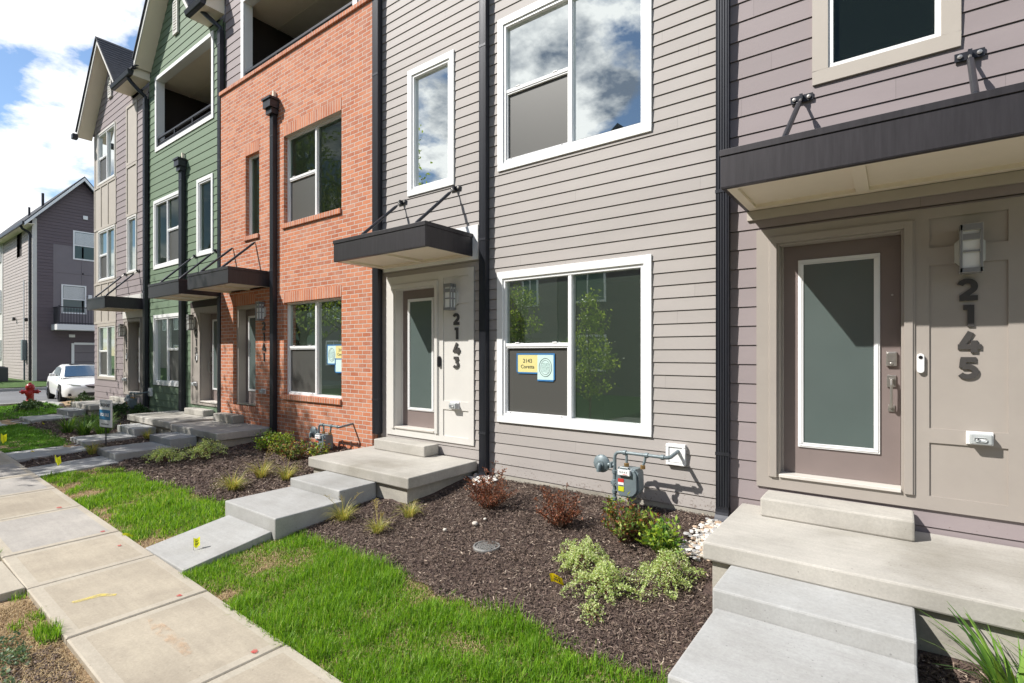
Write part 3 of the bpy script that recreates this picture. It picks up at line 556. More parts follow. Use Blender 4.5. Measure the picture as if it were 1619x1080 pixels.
def outlet(h,x,z,y=-.02):
    mb=MB(); mb.box(x-.075,x+.075,y-.02,y,z-.048,z+.048,PLAST); o=mb.build('outdoor_outlet',h,bevel=.004)
    c=MB(); c.box(x-.06,x+.065,y-.075,y-.02,z-.04,z+.038,CLEARC); c.box(x-.035,x+.035,y-.078,y-.074,z-.018,z+.012,PLAST); c.box(x-.02,x-.005,y-.080,y-.077,z-.008,z+.006,GREYP); c.build('cover',o,bevel=.01)
def bell(h,x,z,y=-.02,m=None):
    mb=MB(); n=10; w=.023; hh=.052
    pts=[(x+w*math.cos(a),z+hh+w*math.sin(a)) for a in np.linspace(0,PI,n)]+[(x+w*math.cos(a),z-hh+w*math.sin(a)) for a in np.linspace(PI,2*PI,n)]
    mb.prism(pts[::-1],y-.026,y,m or PLAST,'y'); o=mb.build('doorbell',h,bevel=.003)
    c=MB(); c.lathe([(.001,0),(.013,0),(.013,-.004),(.001,-.005)],(x,y-.026,z+hh-.006),CARB,14,'y'); c.build('lens',o)
def door(h,x0,x1,z0,z1,y=.1,latch=1,white=.035,surf=None):
    """slab with a full frosted light, deadbolt keypad and grip handle; latch=+1 right side"""
    mb=MB(); mb.box(x0,x1,y,y+.045,z0,z1,DOORP); d=mb.build('door',h,bevel=.002)
    w=x1-x0; a,b,c,e=x0+.13,x1-.135,z0+.235,z1-.13
    f=MB(); ring(f,a,b,c,e,.042,y-.014,y+.002,VINYL); ring(f,a+.012,b-.012,c+.012,e-.012,.018,y-.020,y-.012,VINYL); f.build('glass_trim',d,bevel=.003)
    g=MB(); g.box(a+.04,b-.04,y-.004,y+.003,c+.04,e-.04,FROST); g.build('glass',d)
    lx=x1-.06 if latch>0 else x0+.06; zl=z0+.93
    k=MB(); k.box(lx-.035,lx+.035,y-.024,y,zl+.03,zl+.145,STEEL); k.box(lx-.029,lx+.029,y-.028,y-.02,zl+.07,zl+.138,STEEL); k.lathe([(.001,0),(.012,0),(.012,-.006),(.001,-.007)],(lx,y-.024,zl+.048),STEEL,12,'y'); k.build('keypad',d,bevel=.003)
    k=MB(); k.box(lx-.03,lx+.03,y-.014,y,zl-.14,zl-.045,STEEL); k.tube([(lx,y-.012,zl-.08),(lx,y-.055,zl-.085),(lx,y-.060,zl-.12),(lx,y-.058,zl-.26),(lx,y-.05,zl-.30),(lx,y-.012,zl-.31)],.010,STEEL,8)
    k.box(lx-.022,lx+.022,y-.012,y,zl-.34,zl-.285,STEEL); k.box(lx-.014,lx+.014,y-.05,y-.012,zl-.08,zl-.068,STEEL); k.build('handle',d,bevel=.002)
    return d
def entry(h,x0,x1,z0,z1,dx0,dx1,panels,m,y=.1,latch=1,dtop=2.54,dbot=.508,frieze=None,dark=None,cas=.055):
    """surround boards with recessed panels beside the door"""
    mb=MB(); mb.closed=False
    op=(dx0,dx1,dbot,dtop)
    px0,px1,pz=panels
    holes=[op]+[(px0,px1,a,b) for a,b in pz]
    f=-.026
    flatwall(x0,x1,z0,z1,holes,m,f,.012,mb)
    for a,b in pz: mb.quad((px0,f+.012,a),(px1,f+.012,a),(px1,f+.012,b),(px0,f+.012,b),m)
    mb.quad((x0,f,z0),(x0,f,z1),(x0,.02,z1),(x0,.02,z0),m); mb.quad((x1,f,z0),(x1,.02,z0),(x1,.02,z1),(x1,f,z1),m); mb.quad((x0,f,z1),(x1,f,z1),(x1,.02,z1),(x0,.02,z1),m); mb.quad((x0,f,z0),(x0,.02,z0),(x1,.02,z0),(x1,f,z0),m)
    o=mb.build('door_surround',h)
    c=MB()
    # brick-mould casing, jamb and sill
    c.box(dx0-cas,dx0,f-.022,f+.001,dbot-.03,dtop+cas,m); c.box(dx1,dx1+cas,f-.022,f+.001,dbot-.03,dtop+cas,m); c.box(dx0,dx1,f-.022,f+.001,dtop,dtop+cas,m)
    c.box(dx0-cas-.012,dx0-cas+.012,f-.012,f+.002,dbot-.03,dtop+cas,m); c.box(dx1+cas-.012,dx1+cas+.012,f-.012,f+.002,dbot-.03,dtop+cas,m); c.box(dx0-cas+.012,dx1+cas-.012,f-.012,f+.002,dtop+cas-.002,dtop+cas+.012,m)
    c.box(dx0-.001,dx0+.018,f+.001,y+.05,dbot,dtop,m); c.box(dx1-.018,dx1+.001,f+.001,y+.05,dbot,dtop,m); c.box(dx0+.018,dx1-.018,f+.001,y+.05,dtop-.018,dtop,m)
    c.box(dx0+.018,dx0+.035,y-.02,y+.05,dbot,dtop-.018,m); 
    c.build('door_casing',o,bevel=.003)
    s=MB(); s.box(dx0+.018,dx1-.018,f-.02,y+.02,dbot-.025,dbot+.002,ALU); s.build('threshold',o,bevel=.003)
    door(h,dx0+.02,dx1-.02,dbot+.004,dtop-.02,y,latch)
def shell(h,x0,x1,z1,m,top=True,y0=.12,y1=9.5,z0=-.4):
    """side walls, back wall and ceiling that close the house behind its front"""
    mb=MB(); mb.box(x0,x0+.02,y0-.1,y1,z0,z1,m); mb.box(x1-.02,x1,y0-.1,y1,z0,z1,m); mb.box(x0+.02,x1-.02,y1-.02,y1,z0,z1,m); mb.box(x0+.02,x1-.02,y0,y1-.02,z1-.05,z1-.01,m)
    return mb.build('side_walls',h)
def loggia(h,x0,x1,z0,z1,depth=2.2,jy=0.,trim=.10,rail_z=None,jm=None,tb=None):
    """roof terrace opening: deep dark recess with pale ceiling, white casing, metal railing"""
    mb=MB(); mb.closed=False; y=jy; Y=y+depth; ox0,ox1=x0-.38,x1+.38
    for a,b in ((x0,-1),(x1,1)): mb.quad((a,y,z0),(a,y+.16,z0),(a,y+.16,z1),(a,y,z1),WHITE)
    mb.quad((x0,y,z1),(x1,y,z1),(x1,y+.16,z1),(x0,y+.16,z1),WHITE)
    mb.quad((x0,y,z0),(x1,y,z0),(x1,y+.16,z0),(x0,y+.16,z0),WHITE)
    yy=y+.16; b=yy+depth; zt=z1+.05
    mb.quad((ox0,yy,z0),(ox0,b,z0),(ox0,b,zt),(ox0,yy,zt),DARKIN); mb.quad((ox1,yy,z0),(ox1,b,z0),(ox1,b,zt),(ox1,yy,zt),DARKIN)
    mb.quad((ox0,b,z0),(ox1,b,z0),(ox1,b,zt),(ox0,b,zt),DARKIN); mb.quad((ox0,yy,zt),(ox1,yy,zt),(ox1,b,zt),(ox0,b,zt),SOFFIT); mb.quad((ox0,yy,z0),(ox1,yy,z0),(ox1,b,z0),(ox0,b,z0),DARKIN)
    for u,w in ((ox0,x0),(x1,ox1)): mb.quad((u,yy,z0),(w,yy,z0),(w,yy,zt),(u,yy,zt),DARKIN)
    mb.quad((x0,yy,z1),(x1,yy,z1),(x1,yy,zt),(x0,yy,zt),SOFFIT)
    for t in (.33,.66): mb.box(ox0,ox1,lerp(yy,b,t)-.01,lerp(yy,b,t)+.01,zt-.012,zt-.002,SOFFIT)
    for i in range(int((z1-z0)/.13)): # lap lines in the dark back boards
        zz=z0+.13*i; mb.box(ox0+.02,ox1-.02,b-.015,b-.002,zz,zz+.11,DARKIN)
    t=MB()
    t.box(x0-trim,x1+trim,y-.03,y+.0,z1,z1+trim,WHITE); t.box(x0-trim,x0,y-.03,y,z0-(tb or trim)*0,z1,WHITE); t.box(x1,x1+trim,y-.03,y,z0,z1,WHITE)
    if tb: t.box(x0-trim,x1+trim,y-.03,y,z0-tb,z0,WHITE)
    o=mb.build('terrace_recess',h); t.build('casing',o,bevel=.003)
    r=MB(); rz=rail_z; r.box(x0+.02,x1-.02,y-.005,y+.035,rz-.04,rz,BLKMET); r.box(x0+.02,x1-.02,y+.005,y+.025,rz-.17,rz-.15,BLKMET); r.box(x0+.02,x1-.02,y+.005,y+.025,rz-.26,rz-.24,BLKMET); r.box(x0+.01,x1-.01,y+.0,y+.03,z0+.02,z0+.06,BLKMET)
    n=4
    for i in range(n): xx=lerp(x0+.03,x1-.03,i/(n-1)); r.box(xx-.018,xx+.018,y+.0,y+.03,z0,rz-.04,BLKMET)
    r.build('railing',h)
def gable_roof(h,xl,xr,ze,slope,oy=-.38,y1=9.6,ov=.30,ovr=None,gl=True,gr=True,wall_x=(None,None)):
    """shingled gable roof whose gable faces the walk.  ze: height where the rake soffit meets the wall corner (xl / xr)"""
    xm=(xl+xr)/2; zp=ze+slope*(xm-xl); ovr=ov if ovr is None else ovr; a=xl-ov; b=xr+ovr; za=ze-slope*ov; zb=ze-slope*ovr; t=.15; ZA=lambda s_:za if s_<0 else zb
    r=MB(); n=math.sqrt(1+slope*slope); dz=.17
    for s,xa in ((-1,a),(1,b)):
        z_=ZA(s); pts=[(xa,z_+dz),(xm,zp+dz),(xm,zp+dz+.04),(xa-.02*(1 if s<0 else -1),z_+dz+.04)]
        if s>0: pts=pts[::-1]
        r.prism(pts,oy-.03,y1,SHING,'y')
    for s,xa in ((-1,a),(1,b)):
        z_=ZA(s); Lr=math.hypot(xa-xm,zp-z_); N_=int(Lr/.14)
        for i in range(N_):
            t0=i/N_; t1=t0+.55/N_; P_=lambda t:(lerp(xa,xm,t),lerp(z_,zp,t)+dz+.04)
            p0,p1=P_(t0),P_(t1); pts=[(p0[0],p0[1]),(p1[0],p1[1]),(p0[0],p0[1]+.022)]
            if s>0: pts=pts[::-1]
            r.prism(pts,oy-.028,y1-.01,SHING,'y')
    r.build('roof',h)
    f=MB()
    for s,xa in ((-1,a),(1,b)):
        z_=ZA(s); pts=[(xa,z_),(xm,zp),(xm,zp+dz-.002),(xa,z_+dz-.002)]
        if s>0: pts=pts[::-1]
        f.prism(pts,oy,oy+.025,PALE,'y')
    f.build('rake_board',h)
    s_=MB(); s_.closed=False
    s_.quad((a,oy+.025,za+.02),(xm,oy+.025,zp+.02),(xm,.0,zp+.02),(a,.0,za+.02),SOFFIT); s_.quad((xm,oy+.025,zp+.02),(b,oy+.025,zb+.02),(b,.0,zb+.02),(xm,.0,zp+.02),SOFFIT)
    s_.build('rake_soffit',h)
    d=MB()   # dark drip edge along the rake
    for s,xa in ((-1,a),(1,b)):
        z_=ZA(s); pts=[(xa,z_+dz),(xm,zp+dz),(xm,zp+dz+.045),(xa,z_+dz+.045)]
        if s>0: pts=pts[::-1]
        d.prism(pts,oy-.035,oy-.03,BLKMET,'y')
    d.build('drip_edge',h)
    return xm,zp
def eave(h,x0,x1,z,oy=-.38):
    """short level eave with box gutter between two gables"""
    g=MB(); g.prism([(oy,z),(oy+.03,z+.13),(oy-.10,z+.13),(oy-.12,z+.10),(oy-.09,z+.02),(oy-.07,z)][::-1],x0,x1,BLKMET,'x'); g.build('gutter',h)
    s=MB(); s.box(x0,x1,oy,0,z+.0,z+.02,SOFFIT); s.box(x0,x1,oy+.0,oy+.02,z+.02,z+.14,PALE)
    for xx in (x0,x1-.02): s.prism([(oy+.02,z+.02),(-.001,z+.02),(-.001,z+.44),(oy+.02,z+.14)],xx,xx+.02,SOFFIT,'x')
    s.build('eave_soffit',h)
    r=MB(); r.prism([(oy-.05,z+.14),(3.5,z+3.0),(3.5,z+3.04),(oy-.05,z+.18)][::-1],x0-.1,x1+.1,SHING,'x'); r.build('eave_roof',h)
def vent(h,x,z0,z1,w=.30,m=None,y=-.012):
    v=MB(); m=m or PALE; hw=w/2; v.prism([(x-hw,z0),(x+hw,z0),(x+hw,z1-.12),(x,z1),(x-hw,z1-.12)][:3]+[(x+hw,z1),(x-hw,z1)],y-.03,y,m,'y') if False else v.box(x-hw,x+hw,y-.02,y,z0,z1,m)
    ring(v,x-hw,x+hw,z0,z1,.04,y-.045,y-.02,m)
    k=int((z1-z0-.08)/.065)
    for i in range(k): zz=z0+.05+i*.065; v.box(x-hw+.04,x+hw-.04,y-.042,y-.02,zz,zz+.03,m,)
    v.build('gable_vent',h)

# ================================================================ the five row houses
def house(x,label): return empty('townhouse',(x,0,0),label,'house')
# ---- 45: mauve-grey house, nearest
h45=house(1.2,'mauve-grey lap siding house numbered 2145, nearest, with taupe panelled entry under a wide dark canopy'); h=h45
W45=(-.579,.383,3.86,5.72); B45=(-1.02,.74,.375,2.68)
laps(-1.25,3.9,.0,9.2,[(W45[0]+.02,W45[1]-.02,W45[2]+.02,W45[3]-.02),(-1.0,.72,.40,2.66),(1.6,3.2,.9,2.4)],LAV,0,pitch=.176).build('wall',h)
window(h,*W45,trim=.115,tm=BEIGE,kind='single',pane=PANE2)
room(h,-1.2,3.8,3.1,5.75,[W45],light=None)
window(h,1.6,3.2,.9,2.4,kind='double'); room(h,1.2,3.8,.3,2.8,[(1.6,3.2,.9,2.4)])
entry(h,*B45,-.853,.045,(.199,.639,[(.481,.889),(.999,2.242),(2.376,2.60)]),TAUPE,y=.1,dtop=2.545,dbot=.505)
fz=MB(); fz.box(-1.10,1.35,-.03,.0,2.78,2.865,BEIGE); fz.build('frieze_board',h,bevel=.003)
canopy(h,-1.11,1.36,2.87,3.165,.87,sx=(-.66,.43),seam=-.22)
wall_lamp(h,.43,2.33,-.026); outlet(h,.485,.95,-.02); bell(h,.146,1.495,-.026)
for ch,zc in zip('2145',(2.043,1.849,1.657,1.462)): numeral(ch,.425,zc,.16,-.014,h)
downspout(h,-1.303,.12,9.0,w=.115,d=.065)
shell(h,-1.24,3.9,9.2,LAV)
p=MB(); p.lathe([(.001,0),(.008,0),(.008,-.004),(.001,-.005)],(-.03,.097,2.045),STEEL,10,'y'); p.build('door_viewer',h)
# ---- 43: greige house
h43=house(-3.8,'warm grey lap siding house numbered 2143 with stacked wide white windows'); h=h43
LW=(-4.02,-2.01,.715,2.585); UW=(-4.01,-2.01,3.845,5.74); NW=(-5.67,-4.76,3.835,5.645)
sh=lambda w,e=.03:(w[0]+e,w[1]-e,w[2]+e,w[3]-e)
laps(-6.28,-1.25,.045,9.2,[sh(LW),sh(UW),sh(NW),(-6.1,-4.43,.40,2.66)],GREIGE,0).build('wall',h)
window(h,*LW); window(h,*UW,pane=PANE3); window(h,*NW,kind='single',pane=PANE3)
room(h,-4.3,-1.4,.35,2.85,[sh(LW,.02)],light=None); room(h,-6.2,-1.4,3.3,5.85,[sh(UW,.02),sh(NW,.02)],light=[(-2.62,1.4)])
entry(h,-6.13,-4.405,.37,2.70,-5.95,-5.105,(-4.955,-4.495,[(.453,.813),(.928,2.238),(2.397,2.598)]),PALE,y=.11,dtop=2.52,dbot=.50)
fz=MB(); fz.box(-6.2,-4.33,-.03,.0,2.79,3.235,WHITE); fz.build('frieze_board',h,bevel=.003)
canopy(h,-6.22,-4.42,2.835,3.125,.87,sx=(-5.79,-4.73))
wall_lamp(h,-4.76,2.32,-.026); outlet(h,-4.73,.875,-.02); bell(h,-5.015,1.46,-.026,m=CARB)
for ch,zc in zip('2143',(2.03,1.838,1.64,1.45)): numeral(ch,-4.713,zc,.155,-.014,h)
downspout(h,-4.20,.05,9.0,w=.105,d=.08); downspout(h,-6.30,.36,9.0,w=.13,d=.085,elbow=False)
fd=MB(); fd.box(-6.28,-1.25,-.004,.2,-.4,.05,BLOCKC); fd.build('foundation',h)
wb=MB(); wb.box(-1.85,-1.66,-.04,-.0,.465,.672,PLAST); ring(wb,-1.85,-1.66,.465,.672,.028,-.05,-.04,PLAST); wb.build('pipe_cover_box',h,bevel=.004)
shell(h,-6.27,-1.26,9.2,GREIGE)
# ---- 41: brick house
h41=house(-8.9,'orange-red brick house numbered 2141 with mauve-grey top storey and open roof terrace'); h=h41
BY=-.1; BW=(-8.86,-7.138,.835,2.485); BU=(-8.86,-7.138,3.90,5.48); BN=(-10.26,-9.73,3.86,5.44); BD=(-10.776,-9.871,.546,2.535)
mb=flatwall(-11.3,-6.37,-.35,6.93,[BW,BU,BN,BD],BRICK,BY,.10)
mb.quad((-11.3,BY,-.35),(-11.3,BY,6.93),(-11.3,.0,6.93),(-11.3,.0,-.35),BRICK); mb.quad((-6.37,BY,-.35),(-6.37,0,-.35),(-6.37,0,6.93),(-6.37,BY,6.93),BRICK)
# reveal deepening for the door
mb.quad((BD[0],0,BD[2]),(BD[0],.2,BD[2]),(BD[0],.2,BD[3]),(BD[0],0,BD[3]),BRICK); mb.quad((BD[1],0,BD[2]),(BD[1],.2,BD[2]),(BD[1],.2,BD[3]),(BD[1],0,BD[3]),BRICK); mb.quad((BD[0],0,BD[3]),(BD[0],.2,BD[3]),(BD[1],.2,BD[3]),(BD[1],0,BD[3]),BRICK); mb.quad((BD[0],-.1,BD[2]),(BD[0],.2,BD[2]),(BD[1],.2,BD[2]),(BD[1],-.1,BD[2]),BRICK)
mb.build('wall',h)
for o_ in (BW,BU,BN,(BD[0]-.05,BD[1]+.0,0,BD[3])):
    sd=MB(); sd.box(o_[0]-.0,o_[1]+.0,BY-.004,BY+.0,o_[3],o_[3]+(.20 if o_[3]>2.6 else .185),SOLD); sd.build('lintel',h)
for o_ in (BW,BU,BN): sd=MB(); sd.box(o_[0]-.03,o_[1]-.0,BY-.035,BY+.09,o_[2]-.085,o_[2]-.002,SOLD); sd.build('sill',h,bevel=.004)
sd=MB(); sd.box(BD[0],BD[1],BY-.012,BY+.2,BD[2]-.10,BD[2]-.003,SOLD); sd.build('sill',h,bevel=.004)
cp=MB(); cp.box(-11.32,-6.35,BY-.035,.05,6.93,7.0,SOLD); cp.build('parapet_cap',h,bevel=.005)
window(h,BW[0],BW[1],BW[2],BW[3],y=-.02,trim=0); window(h,BU[0],BU[1],BU[2],BU[3],y=-.02,trim=0,pane=PANE2); window(h,BN[0],BN[1],BN[2],BN[3],y=-.02,trim=0,kind='single',pane=PANE2)
room(h,-9.4,-6.45,.3,2.85,[sh(BW,.0)]); room(h,-11.2,-6.45,3.3,5.85,[BU,BN],light=[(-8.2,1.5)])
# door set back in the brick
o=MB(); 
o.box(-10.776,-10.70,-.03,.15,.55,2.535,BEIGE); o.box(-9.94,-9.871,-.03,.15,.55,2.535,BEIGE); o.box(-10.70,-9.94,-.03,.15,2.46,2.535,BEIGE); sr=o.build('door_surround',h,bevel=.004)
th=MB(); th.box(-10.70,-9.94,-.06,.13,.55,.575,STEEL); th.build('threshold',sr,bevel=.003)
door(h,-10.70,-9.94,.575,2.46,.12,latch=1)
canopy(h,-10.95,-9.30,2.80,3.09,.87,sx=(-10.77,-9.88))
wall_lamp(h,-9.56,2.36,BY); outlet(h,-9.55,.86,BY)
for ch,zc in zip('2141',(2.084,1.885,1.688,1.505)): numeral(ch,-9.548,zc,.155,BY-.0,h)
downspout(h,-9.13,.12,6.0,y=BY-.01,w=.112,d=.08,head=1,elbow=True)
laps(-11.3,-6.37,6.95,9.6,[(-10.58,-6.97,6.90,8.68)],LAV,0,pitch=.176).build('upper_wall',h)
loggia(h,-10.50,-6.95,6.99,8.62,jy=0,trim=.11,rail_z=7.22)
pm=MB(); pm.box(-10.75,-6.8,-.06,.02,7.001,7.06,BLKMET); pm.build('terrace_flashing',h)
shell(h,-11.29,-6.38,9.6,LAV)
# ---- 39: green house
h39=house(-13.5,'green lap siding house numbered 2139 with steep gable and open roof terrace'); h=h39
GL=(-15.185,-13.44,.78,2.54); GU=(-15.18,-13.46,3.70,5.44); GN=(-12.66,-11.86,3.75,5.48); GB=(-14.98,-11.92,6.76,8.46)
laps(-15.50,-11.42,.10,8.66,[sh(GL),sh(GU),sh(GN),(-12.94,-11.48,.45,2.58),GB],GREEN,0,pitch=.176,gable=(-13.75,1.25,-15.50,-12.0)).build('wall',h)
window(h,*GL,trim=.08,flip=True,pane=PANE); window(h,*GU,trim=.08,flip=True,pane=PANE2); window(h,*GN,trim=.08,kind='single',pane=PANE2)
room(h,-15.4,-13.0,.3,2.85,[sh(GL,.02)]); room(h,-15.4,-11.5,3.3,5.85,[sh(GU,.02),sh(GN,.02)])
entry(h,-12.963,-11.46,.425,2.60,-12.44,-11.60,(-12.87,-12.58,[(.50,.95),(1.05,2.5)]),TAUPE,y=.17,latch=-1,dtop=2.48,dbot=.52,cas=.05)
fz=MB(); fz.box(-12.98,-11.44,-.028,.0,2.61,2.74,DARKIN); fz.build('frieze_board',h)
canopy(h,-12.93,-11.36,2.76,3.05,.87,sx=(-12.72,-11.70))
wall_lamp(h,-12.80,2.27,-.026); outlet(h,-12.72,.88,-.02); bell(h,-12.53,1.49,-.05)
for ch,zc in zip('2139',(2.035,1.82,1.63,1.44)): numeral(ch,-12.68,zc,.16,-.014,h)
loggia(h,*GB,jy=0,trim=.09,rail_z=7.02,tb=.10); vent(h,-13.76,9.18,9.98,.26,PALE)
downspout(h,-13.33,.18,5.88,w=.16,d=.09,head=1,elbow=False)
downspout(h,-11.39,.2,8.35,w=.12,d=.09,elbow=False,gut=(-11.75,-.36,8.9))
gable_roof(h,-15.50,-12.0,8.66,1.25,ov=-.10); eave(h,-12.1,-11.36,8.72)
shell(h,-15.49,-11.43,8.6,GREEN)
fd=MB(); fd.box(-15.5,-11.42,-.004,.2,-.4,.12,BLOCKC); fd.build('foundation',h)
# ---- 37: grey gabled end house
h37=house(-17.8,'mauve-grey gabled end house numbered 2137 with tall beige panel columns, farthest in the row'); h=h37
TW=(-19.62,-18.06,6.68,8.26); MW=(-19.56,-18.06,3.74,5.30); LW7=(-19.60,-17.98,.80,2.46); N7=(-17.09,-16.37,3.77,5.33)
laps(-19.95,-15.56,.12,8.5,[(-19.95,-17.98,2.47,8.28),(-17.15,-16.33,3.72,8.40),sh(LW7,.05),(-17.33,-15.88,.45,2.5)],LAV,0,pitch=.176,gable=(-18.3,1.14,-19.95,-16.65)).build('wall',h)
pb=flatwall(-19.95,-17.98,2.47,8.28,[sh(TW,.05),sh(MW,.05)],BEIGE,-.006,.02)
for xx in (-19.95,-19.35,-18.72,-18.04): 
    for za,zb in ((2.5,3.70),(5.34,6.64)): pb.box(xx,xx+.06,-.022,-.006,za,zb,BEIGE)
for zz in (2.47,3.66,5.32,6.6): pb.box(-19.95,-17.98,-.024,-.006,zz,zz+.06,BEIGE)
pb.box(-19.95,-19.88,-.020,-.006,3.73,5.3,BEIGE); pb.box(-19.95,-19.88,-.020,-.006,6.67,8.26,BEIGE)
pb.build('panel_cladding',h)
pc=flatwall(-17.15,-16.33,3.72,8.40,[sh(N7,.05)],BEIGE,-.006,.02); ring(pc,-17.15,-16.33,5.35,6.75,.07,-.026,-.006,BEIGE); ring(pc,-17.15,-16.33,6.76,8.40,.07,-.026,-.006,BEIGE); pc.build('panel_column',h)
window(h,*TW,trim=.05,tm=PALE,flip=False,pane=PANE3); window(h,*MW,trim=.05,tm=PALE,flip=False); window(h,*LW7,trim=.08,tm=BEIGE,flip=False); window(h,*N7,trim=.05,tm=PALE,kind='single')
room(h,-19.8,-17.6,.3,2.85,[sh(LW7,.05)]); room(h,-19.8,-15.7,3.3,5.85,[sh(MW,.02),sh(N7,.02)]); room(h,-19.8,-15.7,6.3,8.4,[sh(TW,.02)])
entry(h,-17.35,-15.86,.44,2.52,-16.90,-16.05,(-17.28,-17.0,[(.50,.95),(1.05,2.45)]),TAUPE,y=.17,latch=-1,dtop=2.44,dbot=.53,cas=.05)
fz=MB(); fz.box(-17.4,-15.85,-.028,.0,2.54,3.16,PALE); fz.build('frieze_board',h)
canopy(h,-17.2,-15.78,2.72,3.01,.87,sx=(-17.18,-16.23))
wall_lamp(h,-17.25,2.21,-.026); outlet(h,-17.18,.85,-.02); bell(h,-16.97,1.5,-.05)
for ch,zc in zip('2137',(1.97,1.80,1.62,1.45)): numeral(ch,-17.11,zc,.145,-.014,h)
vent(h,-18.42,9.05,9.65,.26,PALE)
gable_roof(h,-19.95,-16.65,8.52,1.14,ov=.28,ovr=-.14); eave(h,-16.8,-15.46,8.60)
downspout(h,-15.58,.2,8.15,w=.13,d=.09,elbow=False,gut=(-15.72,-.40,8.66))
shell(h,-19.94,-15.57,8.5,LAV)
fd=MB(); fd.box(-19.95,-15.56,-.004,.2,-.4,.14,BLOCKC); fd.build('foundation',h)
ct=MB(); ct.box(-20.3,-20.12,-.5,-.36,8.14,8.30,BLKMET); ct.build('gutter_end',h,bevel=.02)

# ================================================================ entry steps (landing + doorstep + two treads + walk)
def steps(lab,land,lz,dstep,treads,walk,th=.13):
    x0,x1,yf=land; e=empty('entry_steps',((x0+x1)/2,-.6,gzf((x0+x1)/2,-.6)),lab,'steps','concrete entry steps')
    m=MB(); m.box(x0,x1,yf,-.03,lz-th,lz,SLABC); m.build('landing',e,bevel=.014)
    m=MB(); m.box(x0+.06,x1-.07,yf+.045,-.04,-.6,lz-th-.001,BLOCKC); m.build('footing',e,bevel=.004)
    a,b,yd,zd=dstep; m=MB(); m.box(a,b,yd,-.03,lz+.001,zd,SLABC); m.build('doorstep',e,bevel=.014)
    for (a,b,y0,y1,zt,zb) in treads: m=MB(); m.box(a,b,y0,y1,zb-.2,zt,CONC); m.build('step',e,bevel=.013)
    a,b,y0,y1,z0,z1=walk
    m=MB(); m.closed=True; i=len(m.v); P=[(a,y0,z0),(b,y0,z0),(b,y1,z1),(a,y1,z1)]
    m.v+=[(p[0],p[1],p[2]-.2) for p in P]+P; m.mi(CONC)
    for f in ((3,2,1,0),(4,5,6,7),(0,1,5,4),(1,2,6,5),(2,3,7,6),(3,0,4,7)): m.f.append(f); m.m.append(0)
    m.build('walk_slab',e,bevel=.008); return e
steps('wide concrete landing and steps at the mauve-grey 2145 entry, nearest the camera',(-1.14,1.9,-1.25),.20,(-.925,.105,-.36,.355),[(-.945,.085,-1.70,-1.24,.075,-.05),(-.925,.085,-2.56,-1.70,-.04,-.2)],(-.94,.085,-3.23,-2.56,float(zs(-.4)),-.17))
steps('concrete landing and steps below the pale 2143 door surround',(-6.31,-4.34,-1.20),.187,(-6.08,-5.03,-.30,.335),[(-5.92,-4.92,-1.68,-1.18,.057,-.05),(-5.90,-4.85,-2.45,-1.68,-.04,-.2)],(-5.80,-4.92,-3.23,-2.45,float(zs(-5.4)),-.175))
steps('concrete landing and steps beside the downspout of the brick house',(-11.25,-9.28,-1.06),.205,(-11.15,-10.32,-.32,.36),[(-11.02,-10.08,-1.48,-1.05,.085,-.05),(-10.88,-9.98,-2.29,-1.48,-.03,-.2)],(-10.65,-9.80,-3.23,-2.29,-.175,-.135))
steps('concrete landing and steps at the door of the green house',(-13.62,-11.30,-1.05),.232,(-12.76,-11.78,-.24,.36),[(-12.95,-11.98,-1.42,-1.04,.09,-.05),(-12.68,-11.80,-2.24,-1.42,-.03,-.15)],(-12.2,-11.28,-3.23,-2.24,-.125,-.11))
steps('concrete landing and steps at the door of the farthest gabled house, half hidden by lilies',(-18.25,-16.5,-.97),.24,(-17.95,-16.45,-.06-.12,.36),[(-17.95,-16.9,-1.33,-.96,.11,-.0),(-17.7,-16.5,-2.10,-1.33,-.02,-.1)],(-17.6,-16.6,-3.2,-2.10,-.12,-.10))

# ================================================================ vegetation helpers
def leaves(name,P,Dr,L,Wd,mats,parent=None,droop=0.,midx=None):
    """one folded rhombus per leaf, P base, Dr unit direction"""
    n=len(P); up=rng.normal(size=(n,3)); sd=np.cross(Dr,up); sd/=np.linalg.norm(sd,axis=1)[:,None]+1e-9
    L=np.asarray(L)*np.ones(n); Wd=np.asarray(Wd)*np.ones(n)
    mid=P+Dr*(L*.45)[:,None]; tip=P+Dr*L[:,None]; tip[:,2]-=droop*L; mid[:,2]+=.06*L
    V=np.stack([P,mid+sd*(Wd/2)[:,None],tip,mid-sd*(Wd/2)[:,None]],1).reshape(-1,3)
    F=np.arange(n*4).reshape(n,4); M=rng.integers(0,len(mats),n) if midx is None else midx
    return np_mesh(name,V,F,M,mats,parent)
def unit(n,zmin=-1.):
    v=rng.normal(size=(n,3)); v/=np.linalg.norm(v,axis=1)[:,None]; v[:,2]=np.where(v[:,2]<zmin,-v[:,2],v[:,2]); return v
def leafm(name,cols,tr=.3,rough=.5): return [mat(f'{name}_{i}',c,rough,trans=tr,spec=.35) for i,c in enumerate(cols)]
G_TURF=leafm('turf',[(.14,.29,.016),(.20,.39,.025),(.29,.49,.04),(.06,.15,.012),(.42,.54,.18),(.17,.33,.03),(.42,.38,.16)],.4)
G_FARM=leafm('shaded_turf',[(.08,.20,.025),(.11,.26,.035),(.14,.31,.04)],.3)  # darker greens than the sunlit turf: the far end's shade is in the colour
STRAW=leafm('straw',[(.42,.31,.17),(.34,.24,.125),(.5,.38,.22),(.24,.16,.085)],.1,.8)
M_CHIP=[mat('chip_%d'%i,c,.8,noise=(60,.3,3)) for i,c in enumerate([(.105,.070,.052),(.155,.108,.080),(.055,.037,.029),(.24,.175,.135),(.125,.088,.070),(.085,.056,.042),(.46,.37,.29)])]
